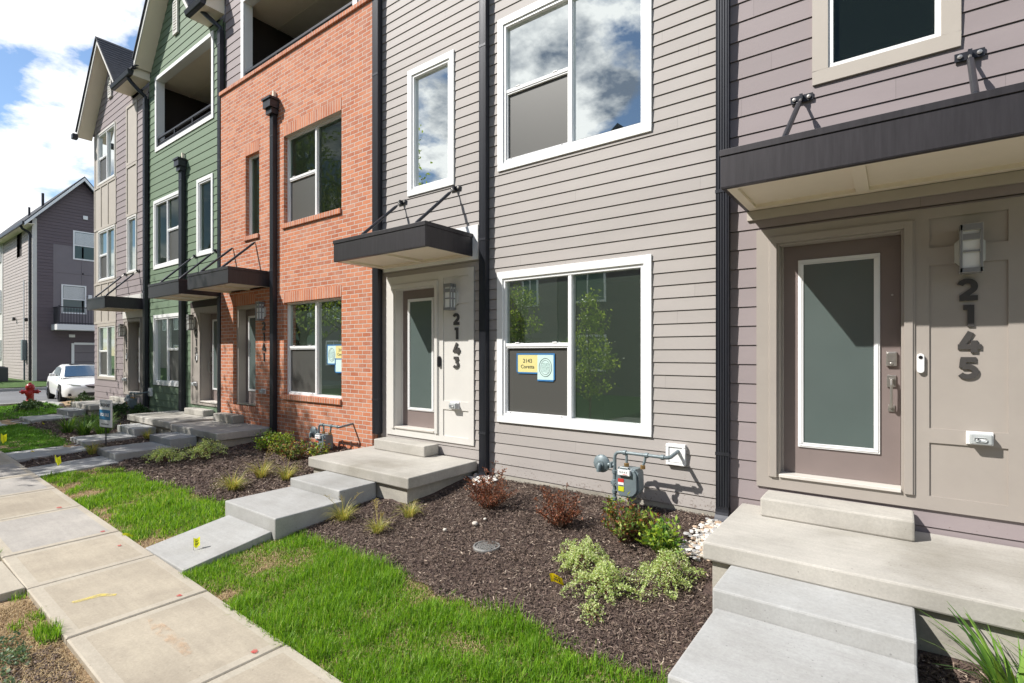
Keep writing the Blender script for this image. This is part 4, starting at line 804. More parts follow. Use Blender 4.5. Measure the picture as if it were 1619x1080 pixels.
def blades(name,P,h,w,mats,lean=.35,parent=None,kind='stuff',yawb=None,fall=0.):
    n=len(P); yaw=rng.uniform(0,2*PI,n); dx,dy=np.cos(yaw),np.sin(yaw); h=np.asarray(h)*np.ones(n); w=np.asarray(w)*np.ones(n)
    ln=np.abs(rng.normal(0,lean,n))+.05+fall; sd=np.stack([-dy,dx,np.zeros(n)],1); d=np.stack([dx,dy,np.zeros(n)],1); up=np.array([0,0,1.])
    m1=P+up*(h*.5*np.cos(ln*.6))[:,None]+d*(h*.5*np.sin(ln*.6))[:,None]; tp=m1+up*(h*.5*np.cos(ln*1.7))[:,None]+d*(h*.5*np.sin(ln*1.7))[:,None]
    V=np.stack([P-sd*(w/2)[:,None],P+sd*(w/2)[:,None],m1+sd*(w*.42)[:,None],m1-sd*(w*.42)[:,None],tp+sd*(w*.06)[:,None],tp-sd*(w*.06)[:,None]],1).reshape(-1,3)
    b=np.arange(n)*6; F=np.concatenate([np.stack([b,b+1,b+2,b+3],1),np.stack([b+3,b+2,b+4,b+5],1)]); k=rng.integers(0,len(mats),n)
    if len(mats)==7: k=rng.choice(7,n,p=[.24,.24,.13,.16,.05,.16,.02])
    o=np_mesh(name,V,F,np.concatenate([k,k]),mats,parent)
    if kind: meta(o,kind=kind)
    return o
def scatter(x0,x1,y0,y1,n,keep=None):
    x=rng.uniform(x0,x1,n); y=rng.uniform(y0,y1,n)
    if keep is not None: k=keep(x,y); x,y=x[k],y[k]
    return x,y
WALKS=[(-.96,.1,-3.3,-1.2),(-5.93,-4.83,-3.3,-1.2),(-11.05,-9.78,-3.3,-1.1),(-12.98,-11.26,-3.3,-1.1),(-18,-16.5,-3.3,-1)]
LANDS=[(-1.15,2,-1.26,0),(-6.32,-4.33,-1.21,0),(-11.26,-9.27,-1.07,0),(-13.63,-11.29,-1.06,0),(-18.26,-16.49,-.98,0)]
def free(x,y,walks=[(-.96,.1,-3.3,-1.2),(-5.92,-4.90,-2.5,-1.2),(-5.82,-4.92,-3.3,-2.4),(-10.9,-9.97,-2.3,-1.),(-11.03,-10.07,-1.5,-1),(-10.66,-9.79,-3.3,-2.2),(-12.96,-11.97,-1.45,-1),(-12.69,-11.79,-2.25,-1.4),(-12.21,-11.27,-3.3,-2.2),(-18,-16.5,-3.3,-1)]):
    k=np.ones(x.shape,bool)
    for a,b,c,d in walks+LANDS: k&=~((x>a)&(x<b)&(y>c)&(y<d))
    return k
def turf(name,x0,x1,y0,y1,dens,h,w,mats,bald=.33,seed=11,edge=True,lab=None,lean=.4):
    n=int((x1-x0)*(y1-y0)*dens)
    x,y=scatter(x0,x1,y0,y1,n); k=free(x,y)
    if edge: k&=(y<near_edge(x,y)-.02+.05*rng.normal(size=len(x)))
    d=.55*hz(seed,x,y,2.3)+.45*hz(seed+1,x,y,7); 
    bl=bald+.28*np.clip((y0+.42-y)/.42,0,1)**1.3 if y0>-4 else bald
    k&=(d+.08*rng.normal(size=len(x))>bl); x,y,d=x[k],y[k],d[k]
    P=np.stack([x,y,gz(x,y)-.01],1)
    hh=h*(.15+1.5*d**1.3)*rng.uniform(.45,1.35,len(x))
    return blades(name,P,hh,w*rng.uniform(.7,1.3,len(x)),mats,lean)
turf('grass',-5.05,-.92,-3.27,-2.1,19000,.09,.0052,G_TURF,.10,11,lean=.5)
turf('grass',-9.85,-5.75,-3.24,-2.1,9500,.075,.007,G_TURF,.30,21,lean=.5)
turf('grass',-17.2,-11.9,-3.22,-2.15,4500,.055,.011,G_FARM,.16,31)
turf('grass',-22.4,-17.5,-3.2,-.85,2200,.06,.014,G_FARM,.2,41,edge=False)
# straw-coloured dead turf lying on the soil
def straw(x0,x1,y0,y1,dens,keepf):
    x,y=scatter(x0,x1,y0,y1,int((x1-x0)*(y1-y0)*dens)); k=free(x,y)&keepf(x,y); x,y=x[k],y[k]
    blades('dead_grass',np.stack([x,y,gz(x,y)-.004],1),.045*rng.uniform(.5,1.4,len(x)),.004,STRAW,.5,fall=.75)
straw(-5.05,-.95,-3.3,-2.1,7000,lambda x,y:y<near_edge(x,y)+.02)
straw(-9.9,-5.8,-3.25,-2.1,4000,lambda x,y:y<near_edge(x,y)+.02)
VG=lambda x,y:(y<-4.14)&(x>-5.5+.15*hz(4,x,y,6))&~((x>-4.7)&(y<-4.0-.9*(x+5.35)*.0-.35*(1+ (x+4.7)*0))&False)
straw(-5.52,-3.0,-5.2,-4.13,9000,VG)
# scattered green clumps in the dead verge and by the crossing walk
def clump(cx,cy,r,n,h,mats=G_TURF,w=.006,lean=.5,name='grass'):
    a=rng.uniform(0,2*PI,n); q=r*np.sqrt(rng.uniform(0,1,n)); x=cx+q*np.cos(a); y=cy+q*np.sin(a)*.7
    return blades(name,np.stack([x,y,gz(x,y)-.01],1),h*rng.uniform(.5,1.2,n),w,mats,lean)
for c in [(-4.62,-4.17,.10,260,.10),(-4.75,-4.19,.07,110,.09),(-4.95,-4.28,.06,60,.06),(-5.05,-4.15,.09,60,.05),(-5.52,-4.17,.10,70,.06),(-6.62,-4.19,.12,260,.10),(-6.75,-4.3,.12,200,.10),(-4.98,-4.15,.05,50,.07),(-5.9,-5.1,.1,40,.05)]: clump(*c)
# ---- mulch chips
def chips(x0,x1,y0,y1,dens,L=(.02,.055),W_=(.004,.011)):
    x,y=scatter(x0,x1,y0,y1,int((x1-x0)*(y1-y0)*dens)); k=free(x,y)&(y>near_edge(x,y)-.03); x,y=x[k],y[k]; n=len(x)
    l=rng.uniform(*L,n); w=rng.uniform(*W_,n); yaw=rng.uniform(0,2*PI,n); pt=rng.normal(0,.35,n); rl=rng.normal(0,.5,n)
    d=np.stack([np.cos(yaw)*np.cos(pt),np.sin(yaw)*np.cos(pt),np.sin(pt)],1); s=np.stack([-np.sin(yaw)*np.cos(rl),np.cos(yaw)*np.cos(rl),np.sin(rl)],1)
    C=np.stack([x,y,bedz(x,y)+.012+rng.uniform(0,.012,n)],1)
    V=np.stack([C-d*(l/2)[:,None]-s*(w/2)[:,None],C+d*(l/2)[:,None]-s*(w*.3)[:,None],C+d*(l/2)[:,None]+s*(w*.4)[:,None],C-d*(l/2)[:,None]+s*(w/2)[:,None]],1).reshape(-1,3)
    M=rng.choice(7,n,p=[.2,.19,.18,.12,.14,.13,.04])
    meta(np_mesh('mulch_chips',V,np.arange(n*4).reshape(n,4),M,M_CHIP),kind='stuff')
chips(-4.95,-.9,-2.4,0,8500,(.012,.042),(.003,.008)); chips(-10,-5.8,-2.5,0,2600,(.025,.06),(.006,.014)); chips(-20,-10,-3.2,0,900,(.03,.07),(.009,.018)); chips(.05,2.2,-3.2,-1.1,3500)
chips(-4.4,-4.0,-2.2,-2.1,10)
x=None
# small mulch patch and leafy ground cover by the near end of the verge
xx,yy=scatter(-4.6,-3.3,-5.0,-4.16,5200); k=(yy<-4.18-.0)&(hz(9,xx,yy,5)*.25+xx>-4.35-.2*(yy+4.2)); xx,yy=xx[k],yy[k]; n=len(xx)
yaw=rng.uniform(0,2*PI,n); l=rng.uniform(.02,.05,n); w=.008; d=np.stack([np.cos(yaw),np.sin(yaw),rng.normal(0,.25,n)],1); sdv=np.stack([-np.sin(yaw),np.cos(yaw),rng.normal(0,.3,n)],1); C=np.stack([xx,yy,gz(xx,yy)+rng.uniform(0,.012,n)],1)
V=np.stack([C-d*(l/2)[:,None]-sdv*w/2,C+d*(l/2)[:,None]-sdv*w/2,C+d*(l/2)[:,None]+sdv*w/2,C-d*(l/2)[:,None]+sdv*w/2],1).reshape(-1,3)
meta(np_mesh('mulch_chips',V,np.arange(n*4).reshape(n,4),rng.integers(0,6,n),M_CHIP),kind='stuff')
G_COVER=leafm('cover_leaf',[(.16,.24,.13),(.10,.17,.09),(.24,.32,.20),(.08,.13,.08)],.2)
xx,yy=scatter(-4.75,-3.9,-4.9,-4.2,5200); k=(hz(12,xx,yy,4)*.5+xx*.4+yy>-6.02)&(yy<-4.30-.3*np.clip(xx+4.4,0,1))&(hz(13,xx,yy,8)>.3); xx,yy=xx[k],yy[k]; n=len(xx)
meta(leaves('ground_cover',np.stack([xx,yy,gz(xx,yy)+rng.uniform(0,.06,n)],1),unit(n,.1),.022,.014,G_COVER),kind='stuff')

# ---- shrubs
def place(name,x,y,lab,cat,group): return empty(name,(x,y,gzf(x,y)+.01),lab,cat,group)
def twiggy(x,y,r,h,nb,nl,L,Wd,mats,stem,lab,group,name='shrub',upright=.8,zbias=.25,cat='shrub'):
    e=place(name,x,y,lab,cat,group); z0=gzf(x,y); mb=MB(); P=[];Dd=[]
    for i in range(nb):
        a=rng.uniform(0,2*PI); rr=r*math.sqrt(rng.uniform(.03,1)); hh=h*rng.uniform(.35,1.15)*(1-.35*(rr/r)**2)
        tip=Vector((x+rr*math.cos(a),y+rr*math.sin(a),z0+hh)); b=Vector((x+.15*rr*math.cos(a),y+.15*rr*math.sin(a),z0-.01)); m_=b.lerp(tip,.5)+Vector((rng.normal(0,.02),rng.normal(0,.02),.05*h))
        mb.tube([b,m_,tip],.0035,stem,4,caps=False)
        for q_ in range(3):
            o_=m_.lerp(tip,rng.uniform(0,.9)); o2=o_+Vector((rng.normal(0,.05),rng.normal(0,.05),rng.uniform(.0,.07))); mb.tube([o_,o2],.002,stem,3,caps=False)
            for z_ in range(max(1,int(nl/nb/6))): pp=o_.lerp(o2,rng.uniform(.3,1)); P.append((pp.x,pp.y,pp.z))
        k=max(2,int(nl/nb)); t=rng.uniform(zbias,1.02,k)
        for q in t:
            p=b.lerp(m_,q*2) if q<.5 else m_.lerp(tip,q*2-1); P.append((p.x+rng.normal(0,.012),p.y+rng.normal(0,.012),p.z+rng.normal(0,.01)))
    mb.closed=False; mb.build('stem',e); P=np.array(P); Dr=unit(len(P)); Dr[:,2]=np.abs(Dr[:,2])*upright+.1; Dr/=np.linalg.norm(Dr,axis=1)[:,None]
    leaves('foliage',P,Dr,L*rng.uniform(.6,1.25,len(P)),Wd*rng.uniform(.7,1.2,len(P)),mats,e); return e
STEM=mat('twig_brown',(.14,.07,.04),.8); STEMG=mat('green_stem',(.16,.20,.06),.7)
RUST=leafm('rust_leaf',[(.17,.045,.022),(.24,.075,.035),(.11,.03,.018),(.32,.13,.07)],.25)
ABEL=leafm('glossy_leaf',[(.13,.25,.03),(.25,.38,.04),(.36,.46,.06),(.06,.14,.025)],.3)
MIXL=leafm('mixed_leaf',[(.20,.28,.06),(.10,.18,.04),(.28,.10,.04),(.34,.40,.10),(.07,.12,.03)],.3)
VARI=leafm('cream_leaf',[(.46,.56,.22),(.60,.66,.34),(.26,.38,.12),(.38,.50,.15),(.66,.70,.44)],.35)
CONI=leafm('juniper_leaf',[(.035,.07,.025),(.05,.10,.03),(.08,.14,.04)],.15)
g='shrubs in the planting beds'
twiggy(-3.50,-.82,.30,.46,46,1100,.028,.013,RUST,STEM,'rust-red twiggy shrub beside the landing of house 2143, left of the stones',g)
twiggy(-2.62,-.82,.25,.40,44,1000,.026,.013,RUST,STEM,'rust-red twiggy shrub in the middle of the bed under the wide window',g)
twiggy(-1.95,-.80,.26,.38,40,800,.046,.020,MIXL,STEM,'sparse green and brown shrub just below the gas meter of house 2143',g)
twiggy(-1.60,-.86,.20,.28,26,380,.062,.026,ABEL,STEMG,'bright green glossy shrub between the gas meter and the pebbles',g)
twiggy(-1.85,-.55,.14,.16,16,300,.022,.012,RUST,STEM,'low reddish dried shrub close to the wall under the gas meter',g)
for x_,y_,r_,h_,l_ in [(-8.3,-.72,.20,.36,'yellow-green shrub nearest the brick downspout'),(-7.85,-.75,.22,.40,'yellow-green shrub in the middle of the brick wall bed'),(-7.25,-.85,.22,.34,'dark green and red shrub in front of the brick house gas meter'),(-6.75,-.75,.17,.30,'green shrub with a yellow tag beside the 2143 landing')]:
    twiggy(x_,y_,r_,h_,30,420,.050,.022,ABEL if x_<-7.5 else MIXL,STEM,l_,g)
def mound(x,y,r,h,n,L,mats,lab,group,name='shrub',flat=.62,stem=STEM,cat='shrub'):
    e=place(name,x,y,lab,cat,group); z0=gzf(x,y)
    a=rng.uniform(0,2*PI,n); q=np.sqrt(rng.uniform(0,1,n)); lob=.72+.28*np.sin(a*3+rng.uniform(0,6))*np.sin(a*5+1)
    k_=hz(int(n)%91,x+q*np.cos(a)*1.3,y+q*np.sin(a)*1.3,6)>.30; a,q=a[k_],q[k_]; n=len(a); lob=.62+.38*np.sin(a*3+rng.uniform(0,6))*np.sin(a*5+1); X=x+r*q*lob*np.cos(a); Y=y+r*q*lob*np.sin(a); top=h*(1-(q*1.0)**2*.75)*(.55+.75*hz(int(n+x*10)%97,X,Y,14)); Z=gz(X,Y)+top*rng.uniform(.45,1.,n)**.6
    Dr=unit(n,0.); P=np.stack([X,Y,Z],1); leaves('foliage',P,Dr,L*rng.uniform(.6,1.3,n),L*.62*rng.uniform(.7,1.2,n),mats,e)
    mb=MB(); mb.closed=False
    for i in range(26):
        j=rng.integers(0,n); mb.tube([(x+rng.normal(0,.03),y+rng.normal(0,.03),z0),((x+X[j])/2,(y+Y[j])/2,z0+top[j]*.7),(X[j],Y[j],Z[j])],.0025,stem,4,caps=False)
    mb.build('stem',e); return e
g2='pale variegated mounds'
mound(-2.06,-1.36,.37,.20,4400,.016,VARI,'pale variegated leafy mound just right of the yellow utility flag',g2)
mound(-1.76,-1.60,.34,.18,4200,.016,VARI,'pale variegated leafy mound closest to the lawn',g2)
mound(-1.40,-1.28,.35,.22,4200,.016,VARI,'pale variegated leafy mound beside the nearest landing',g2)
mound(-1.70,-1.90,.16,.09,420,.017,VARI,'small straggling sprig of variegated leaves at the edge of the mulch',g2)
mound(-9.30,-1.85,.36,.24,2400,.022,VARI,'pale variegated leafy mound beside the lowest tread of the brick house steps',g2)
mound(-8.90,-1.45,.42,.30,3000,.022,VARI,'pale variegated leafy mound against the brick house landing',g2)
# ---- ornamental grass tufts
TUFT=leafm('tuft_blade',[(.42,.38,.10),(.30,.32,.07),(.50,.42,.16),(.20,.26,.05)],.3)
LILY=leafm('lily_blade',[(.09,.20,.03),(.14,.27,.04),(.20,.33,.05),(.06,.13,.03)],.3)
def tuft(x,y,n,h,w,mats,lab,group,name='ornamental_grass',arch=1.,r=.05,wide=1.,cat='grass tuft',stalks=0):
    e=place(name,x,y,lab,cat,group); z0=gzf(x,y); seg=6; V=[];F=[];M=[]
    for i in range(n):
        a=rng.uniform(0,2*PI); br=r*math.sqrt(rng.uniform(0,1)); bx,by=x+br*math.cos(a),y+br*math.sin(a); a2=a+rng.normal(0,.5); L=h*rng.uniform(.55,1.15); th=rng.uniform(.05,.5); cv=rng.uniform(.6,1.7)*arch
        px,pz=0,0; b0=len(V); mi=int(rng.integers(0,len(mats)))
        for k in range(seg+1):
            t=k/seg; ww=w*(1-t**1.6)*.5+.0004; c,s_=math.cos(a2),math.sin(a2)
            V.append((bx+px*c-ww*s_,by+px*s_+ww*c,z0+pz)); V.append((bx+px*c+ww*s_,by+px*s_-ww*c,z0+pz))
            an=th+cv*t; px+=L/seg*math.sin(an)*wide; pz+=L/seg*math.cos(an)
            if z0+pz<z0+.005: pz=.005
            if k: F.append((b0+2*k-2,b0+2*k-1,b0+2*k+1,b0+2*k)); M.append(mi)
    np_mesh('blades',np.array(V),np.array(F),np.array(M),mats,e)
    if stalks:
        mb=MB(); mb.closed=False
        for i in range(stalks):
            a=rng.uniform(0,2*PI); tp=Vector((x+.18*math.cos(a),y+.18*math.sin(a),z0+h*rng.uniform(1.1,1.5))); mb.tube([(x,y,z0),(x+.06*math.cos(a),y+.06*math.sin(a),z0+h*.7),tp],.0016,mats[2],4,caps=False)
            for k in range(14): p=Vector((x+.06*math.cos(a),y+.06*math.sin(a),z0+h*.7)).lerp(tp,.4+.6*k/14); mb.tube([p,p+Vector((rng.normal(0,.02),rng.normal(0,.02),.02))],.0014,mats[2],3,caps=False)
        mb.build('seed_stalk',e)
    return e
g3='yellowish ornamental grass tufts'
tuft(-4.68,-1.80,170,.24,.004,TUFT,'yellow-green grass tuft just right of the 2143 treads',g3,arch=1.3,stalks=3)
tuft(-4.12,-1.80,120,.22,.004,TUFT,'loose grass tuft with seed stalks at the lawn edge of the bed',g3,arch=1.4,stalks=4)
tuft(-4.12,-1.38,140,.22,.004,TUFT,'grass tuft in front of the 2143 landing footing',g3,arch=1.4,stalks=0)
tuft(-6.72,-1.98,200,.30,.005,TUFT,'flattened yellow grass tuft nearest the low tread of the 2143 steps',g3,arch=1.5)
tuft(-6.85,-1.55,170,.32,.005,TUFT,'taller grass tuft in the brick house bed, behind the flattened one',g3,arch=1.2,stalks=3)
tuft(-6.45,-1.42,150,.30,.005,TUFT,'grass tuft against the upper tread of the 2143 steps',g3,arch=1.2,stalks=2)
tuft(-10.9,-2.35,140,.28,.006,TUFT,'browned grass tuft beside the for sale sign',g3,arch=1.3)
tuft(-11.5,-1.35,110,.26,.006,TUFT,'grass tuft between the treads of the green house and the brick house',g3,arch=1.2)
g4='green strap-leaved lilies'
tuft(.47,-1.50,60,.50,.024,LILY,'large strap-leaved lily below the nearest landing, lower right',g4,'lily_plant',arch=.9,r=.05,cat='lily',wide=1.1)
tuft(.70,-1.42,46,.44,.022,LILY,'strap-leaved lily against the footing at the right edge of the photo',g4,'lily_plant',arch=.9,r=.05,cat='lily',stalks=2)
for i,(x_,y_,l_) in enumerate([(-13.9,-1.85,'lily clump farthest left behind the for sale sign'),(-13.2,-1.75,'lily clump in the middle of the green house bed'),(-12.75,-1.55+.0,'lily clump right behind the for sale sign'),(-14.3,-1.35,'lily clump by the treads of the farthest house'),(-13.6,-1.3,'lily clump close to the green house landing')]):
    tuft(x_,y_-.15,120,.42,.018,LILY,l_,g4,'lily_plant',arch=1.0,r=.09,cat='lily')
g5='low dark evergreen shrubs'
for x_,y_,r_,h_,l_ in [(-19.6,-1.55,.55,.22,'grey-green creeping evergreen near the red hydrant'),(-18.9,-.55,.50,.36,'dark evergreen shrub under the corner of the end house'),(-15.2,-.75,.42,.34,'dark evergreen shrub below the farthest gas meter'),(-14.6,-.5,.35,.3,'dark evergreen shrub against the green house wall'),(-21.0,-1.3,.35,.2,'small dark evergreen mound beside the hydrant')]:
    mound(x_,y_,r_,h_,1500,.05,CONI,l_,g5,'evergreen_shrub')
# ---- trees behind the photographer's left: they shade the far end and show in the panes
TREEL=leafm('tree_leaf',[(.16,.24,.05),(.22,.30,.07),(.11,.18,.03),(.30,.38,.10)],.5)
def tree(x,y,h,r,zc0,nc,npc,lab,L=.10,tr=.09,group='young street trees'):
    e=empty('tree',(x,y,gzf(x,-3)),lab,'tree',group); z0=gzf(x,-3)-.1; mb=MB()
    mb.tube([(x,y,z0),(x+.03,y,z0+h*.3),(x-.02,y+.03,z0+h*.6),(x,y,z0+h*.93)],[tr,tr*.8,tr*.5,tr*.12],BARK,8); P=[]
    for i in range(nc):
        t=rng.uniform(0,1); zc=zc0+(h-zc0)*t; rr=r*(1-.75*t**1.5)*math.sqrt(rng.uniform(.05,1)); a=rng.uniform(0,2*PI); c=np.array([x+rr*math.cos(a),y+rr*math.sin(a),z0+zc])
        if i%2==0: mb.tube([(x,y,z0+zc-rr*.6-.1),tuple(c)],[tr*.3,tr*.08],BARK,5)
        P.append(c+rng.normal(0,1,(npc,3))*r*.13)
    mb.build('trunk',e,smooth=True); P=np.concatenate(P); leaves('crown',P,unit(len(P)),L*rng.uniform(.6,1.2,len(P)),L*.5,TREEL,e,droop=.2)
tree(-6.9,-7.7,3.5,.85,.9,60,45,'young tree with pointed crown reflected in the wide lower window',tr=.035)
tree(-9.4,-7.9,3.9,.9,.9,60,45,'young rounded tree reflected in the upper left light of the lower window',tr=.04)
tree(-15.4,-7.4,10.2,2.6,3.2,230,42,'tall leafy tree across the walk shading the farther steps',L=.17,tr=.16,group='tall trees across the walk')
tree(-21.0,-7.6,11.2,3.2,3.2,260,42,'tall leafy tree across the walk near the street end',L=.18,tr=.18,group='tall trees across the walk')

# ================================================================ pebbles, stones, lid
def stone(mb,x,y,z,r,m):
    n=7; k=mb.mi(m); i=len(mb.v); sc=(rng.uniform(.8,1.3),rng.uniform(.7,1.1),rng.uniform(.5,.85)); rt=rng.uniform(0,PI)
    rings=[(-.6,.6),(0,1),(.6,.72)]
    for hz_,rr in rings:
        for q in range(n):
            a=2*PI*q/n+rt; j=r*rr*rng.uniform(.82,1.12); mb.v.append((x+j*math.cos(a)*sc[0],y+j*math.sin(a)*sc[1],z+hz_*r*sc[2]))
    for a_ in range(2):
        for q in range(n): mb.f.append((i+a_*n+q,i+a_*n+(q+1)%n,i+(a_+1)*n+(q+1)%n,i+(a_+1)*n+q)); mb.m.append(k)
    mb.f.append(tuple(i+2*n+q for q in range(n))); mb.m.append(k)
mb=MB(); mb.closed=False
for i in range(420):
    t=rng.uniform(0,1); x_=-1.30+rng.normal(0,.07)-.05*t; y_=-.12-.75*t; x_=min(x_,-1.15) if y_>-.1 else x_-.02*0
    if x_>-1.16: x_=-1.17-rng.uniform(0,.12)
    stone(mb,x_,y_+rng.normal(0,.03),gzf(x_,y_)+.02+rng.uniform(0,.03),rng.uniform(.014,.03),ROCK[int(rng.integers(0,4))])
for i in range(150):
    x_=-4.15+rng.normal(0,.09); y_=-.16+rng.normal(0,.07)
    if y_<-.02: stone(mb,x_,y_,gzf(x_,y_)+.02+rng.uniform(0,.02),rng.uniform(.014,.028),ROCK[int(rng.integers(0,4))])
meta(mb.build('pebbles',smooth=True),kind='stuff')
for (x_,y_,r_,l_) in [(-3.35,-1.22,.038,'largest pale stone left of the round iron lid'),(-3.33,-1.09,.022,'small pale stone behind the larger one'),(-3.52,-1.47,.027,'pale stone farthest left of the iron lid')]:
    mb=MB(); stone(mb,x_,y_,gzf(x_,y_)+.035,r_,ROCK[0]); o=mb.build('stone',smooth=True,bevel=.004); meta(o,l_,'stone','stones lying on the mulch')
lx,ly=-2.97,-1.50; lz=gzf(lx,ly)+.022
e=empty('access_lid',(lx,ly,lz),'round dark iron access lid set in the mulch','lid')
mb=MB(); mb.lathe([(.125,-.12),(.125,-.004),(.12,.006),(.108,.006),(.106,-.004),(.001,-.004)],(lx,ly,lz),IRON,36); mb.build('rim',e)
mb=MB()
for i in range(-4,5):
    for j in range(-4,5):
        if i*i+j*j<17: mb.box(lx+i*.023-.008,lx+i*.023+.008,ly+j*.023-.008,ly+j*.023+.008,lz-.005,lz+.004,IRON)
mb.build('cover',e)

# ================================================================ gas meters
def gas_meter(lab):
    X=-2.30; Y=-.27; zt=.575; z0=-.10
    e=empty('gas_meter',(X,Y,z0),lab,'gas meter','gas meters')
    m=MB(); m.tube([(X,Y,z0-.1),(X,Y,zt-.07)],.019,GREYM,12); 
    m.tube([(X,Y,zt-.07),(X+.008,Y,zt-.03),(X+.03,Y,zt-.008),(X+.07,Y,zt),(X+.27,Y,zt),(X+.50,Y,zt)],.0165,GREYM,12)
    m.tube([(X+.50,Y,zt),(X+.545,Y,zt),(X+.57,Y+.02,zt+.006),(X+.57,Y+.06,zt+.01),(X+.57,-.03,zt+.03)],.018,GREYM,12)
    for zz in (.08,.15,.35): m.lathe([(.020,-.018),(.027,-.014),(.027,.014),(.020,.018)],(X,Y,zz+.02),GREYM,10)
    for xx in (X+.11,X+.34,X+.50): m.lathe([(.018,-.02),(.026,-.015),(.026,.015),(.018,.02)],(xx,Y,zt),GREYM,10,'x')
    m.tube([(X+.13,Y,zt),(X+.13,Y,zt-.10)],.013,GREYM,10); m.tube([(X+.33,Y,zt),(X+.32,Y,zt-.06),(X+.30,Y,zt-.11)],.013,GREYM,10); m.build('pipe',e,smooth=True)
    m=MB(); m.lathe([(.019,-.035),(.028,-.03),(.03,0),(.028,.03),(.019,.035)],(X,Y,.26),GREYM,12); m.box(X-.035,X+.03,Y-.022,Y+.022,.245,.275,GREYM); m.tube([(X+.02,Y-.02,.26),(X+.02,Y-.05,.26)],.009,GREYM,6); m.build('shutoff_valve',e,bevel=.003)
    m=MB(); rx=X-.145; rz=.435
    m.lathe([(.02,.05),(.075,.03),(.088,.012),(.092,.004),(.092,-.004),(.088,-.010),(.07,-.022),(.04,-.032),(.036,-.04),(.001,-.042)],(rx,Y,rz),GREYM,30,'y')
    for q in range(10): a=2*PI*q/10; m.lathe([(.007,.012),(.007,-.014),(.001,-.016)],(rx+.083*math.cos(a),Y,rz+.083*math.sin(a)),GREYM,6,'y')
    m.tube([(rx,Y-.04,rz),(rx-.005,Y-.055,rz-.02),(rx-.01,Y-.055,rz-.075)],.022,GREYM,12); m.tube([(rx+.06,Y,rz),(X,Y,rz)],.022,GREYM,10); m.box(X-.045,X-.025,Y-.03,Y+.03,rz-.03,rz+.03,GREYM); m.build('regulator',e,smooth=True)
    m=MB(); bx0,bx1=X+.05,X+.285; by0,by1=Y-.10,Y+.07; b0,b1=.155,.435
    pts=[(bx0+.04,b0+.012),(bx0+.06,b0),(bx1-.08,b0),(bx1-.04,b0+.015),(bx1-.01,b0+.05),(bx1,b0+.08),(bx1-.005,b1-.04),(bx1-.03,b1),(bx0+.03,b1),(bx0+.01,b1-.04),(bx0,b0+.10),(bx0+.012,b0+.05)]
    m.prism(pts,by0+.03,by1,GREYM,'y')
    ins=[((u-(bx0+bx1)/2)*.93+(bx0+bx1)/2,(v-(b0+b1)/2)*.92+(b0+b1)/2) for u,v in pts]; m.prism(ins,by0,by0+.031,GREYM,'y')
    out=[((u-(bx0+bx1)/2)*1.04+(bx0+bx1)/2,(v-(b0+b1)/2)*1.03+(b0+b1)/2) for u,v in pts]; m.prism(out,by0+.028,by0+.040,GREYM,'y')
    for u,v in out[::1]: m.lathe([(.008,.012),(.008,-.008),(.001,-.01)],(u*.985+(bx0+bx1)/2*.015,by0+.028,v*.985+(b0+b1)/2*.015),GREYM,6,'y')
    m.build('meter_body',e,bevel=.004)
    m=MB(); 
    for xx in (X+.13,X+.30): m.lathe([(.016,-.02),(.026,-.018),(.026,.016),(.016,.02)],(xx,Y,zt-.12),BRASS,8)
    m.build('union_nut',e)
    m=MB(); cx=X+.155; m.box(cx-.062,cx+.062,by0-.03,by0+.03,.375,.43,PLAST); m.prism([(cx-.055,.43),(cx+.055,.43),(cx+.035,.455),(cx-.035,.455)],by0-.025,by0+.02,GREYM,'y')
    for i in range(4): m.box(cx-.042+i*.022,cx-.030+i*.022,by0-.033,by0-.029,.400,.418,INK)
    m.box(cx-.01,cx+.04,by0-.033,by0-.029,.381,.392,mat('label_red',(.55,.04,.03),.5)); m.build('dial',e,bevel=.003)
    m=MB(); m.box(X+.085,X+.145,by0-.004,by0-.0005,.30,.335,mat('label_red',(.55,.04,.03),.5)); m.box(X+.085,X+.145,by0-.004,by0-.0005,.262,.2995,PLAST); m.box(X+.087,X+.143,by0-.0045,by0-.004,.264,.274,INK); m.box(X+.088,X+.147,by0-.004,by0-.0005,.212,.258,YEL); m.build('label',e)
    m=MB()
    for zz in (-.02,.06): m.tube([(X+.022*math.cos(a),Y+.022*math.sin(a),zz+.012*a/6) for a in np.linspace(0,2*PI,12)]+[(X-.03,Y-.03,zz+.03)],.003,YEL,5,caps=False)
    m.build('tracer_wire',e); return e
gm=gas_meter('grey gas meter on a riser before the wide window of house 2143')
def copy_tree(o,dx,dy,dz,lab):
    r=o.copy(); COL.objects.link(r); r.location=(o.location.x+dx,o.location.y+dy,o.location.z+dz); r['label']=lab
    for c in list(o.children):
        d=c.copy(); COL.objects.link(d); d.parent=r
        for q in list(c.children): s_=q.copy(); COL.objects.link(s_); s_.parent=d
    return r
copy_tree(gm,-5.11,-.06,-.135,'grey gas meter on the brick wall behind leafy shrubs')
copy_tree(gm,-13.66,-.02,-.02,'grey gas meter farthest down the row, by the boundary of the green house')
wb=MB(); wb.box(-15.46,-15.28,-.05,-.0,.475,.685,PLAST); wb.build('pipe_cover_box',h39,bevel=.004)
yt=MB(); yt.box(-6.86,-6.84,-.84,-.82,.12,.15,YEL); o=yt.build('plant_tag'); meta(o,'tiny yellow plant tag in the shrub by the 2143 landing','plant tag')

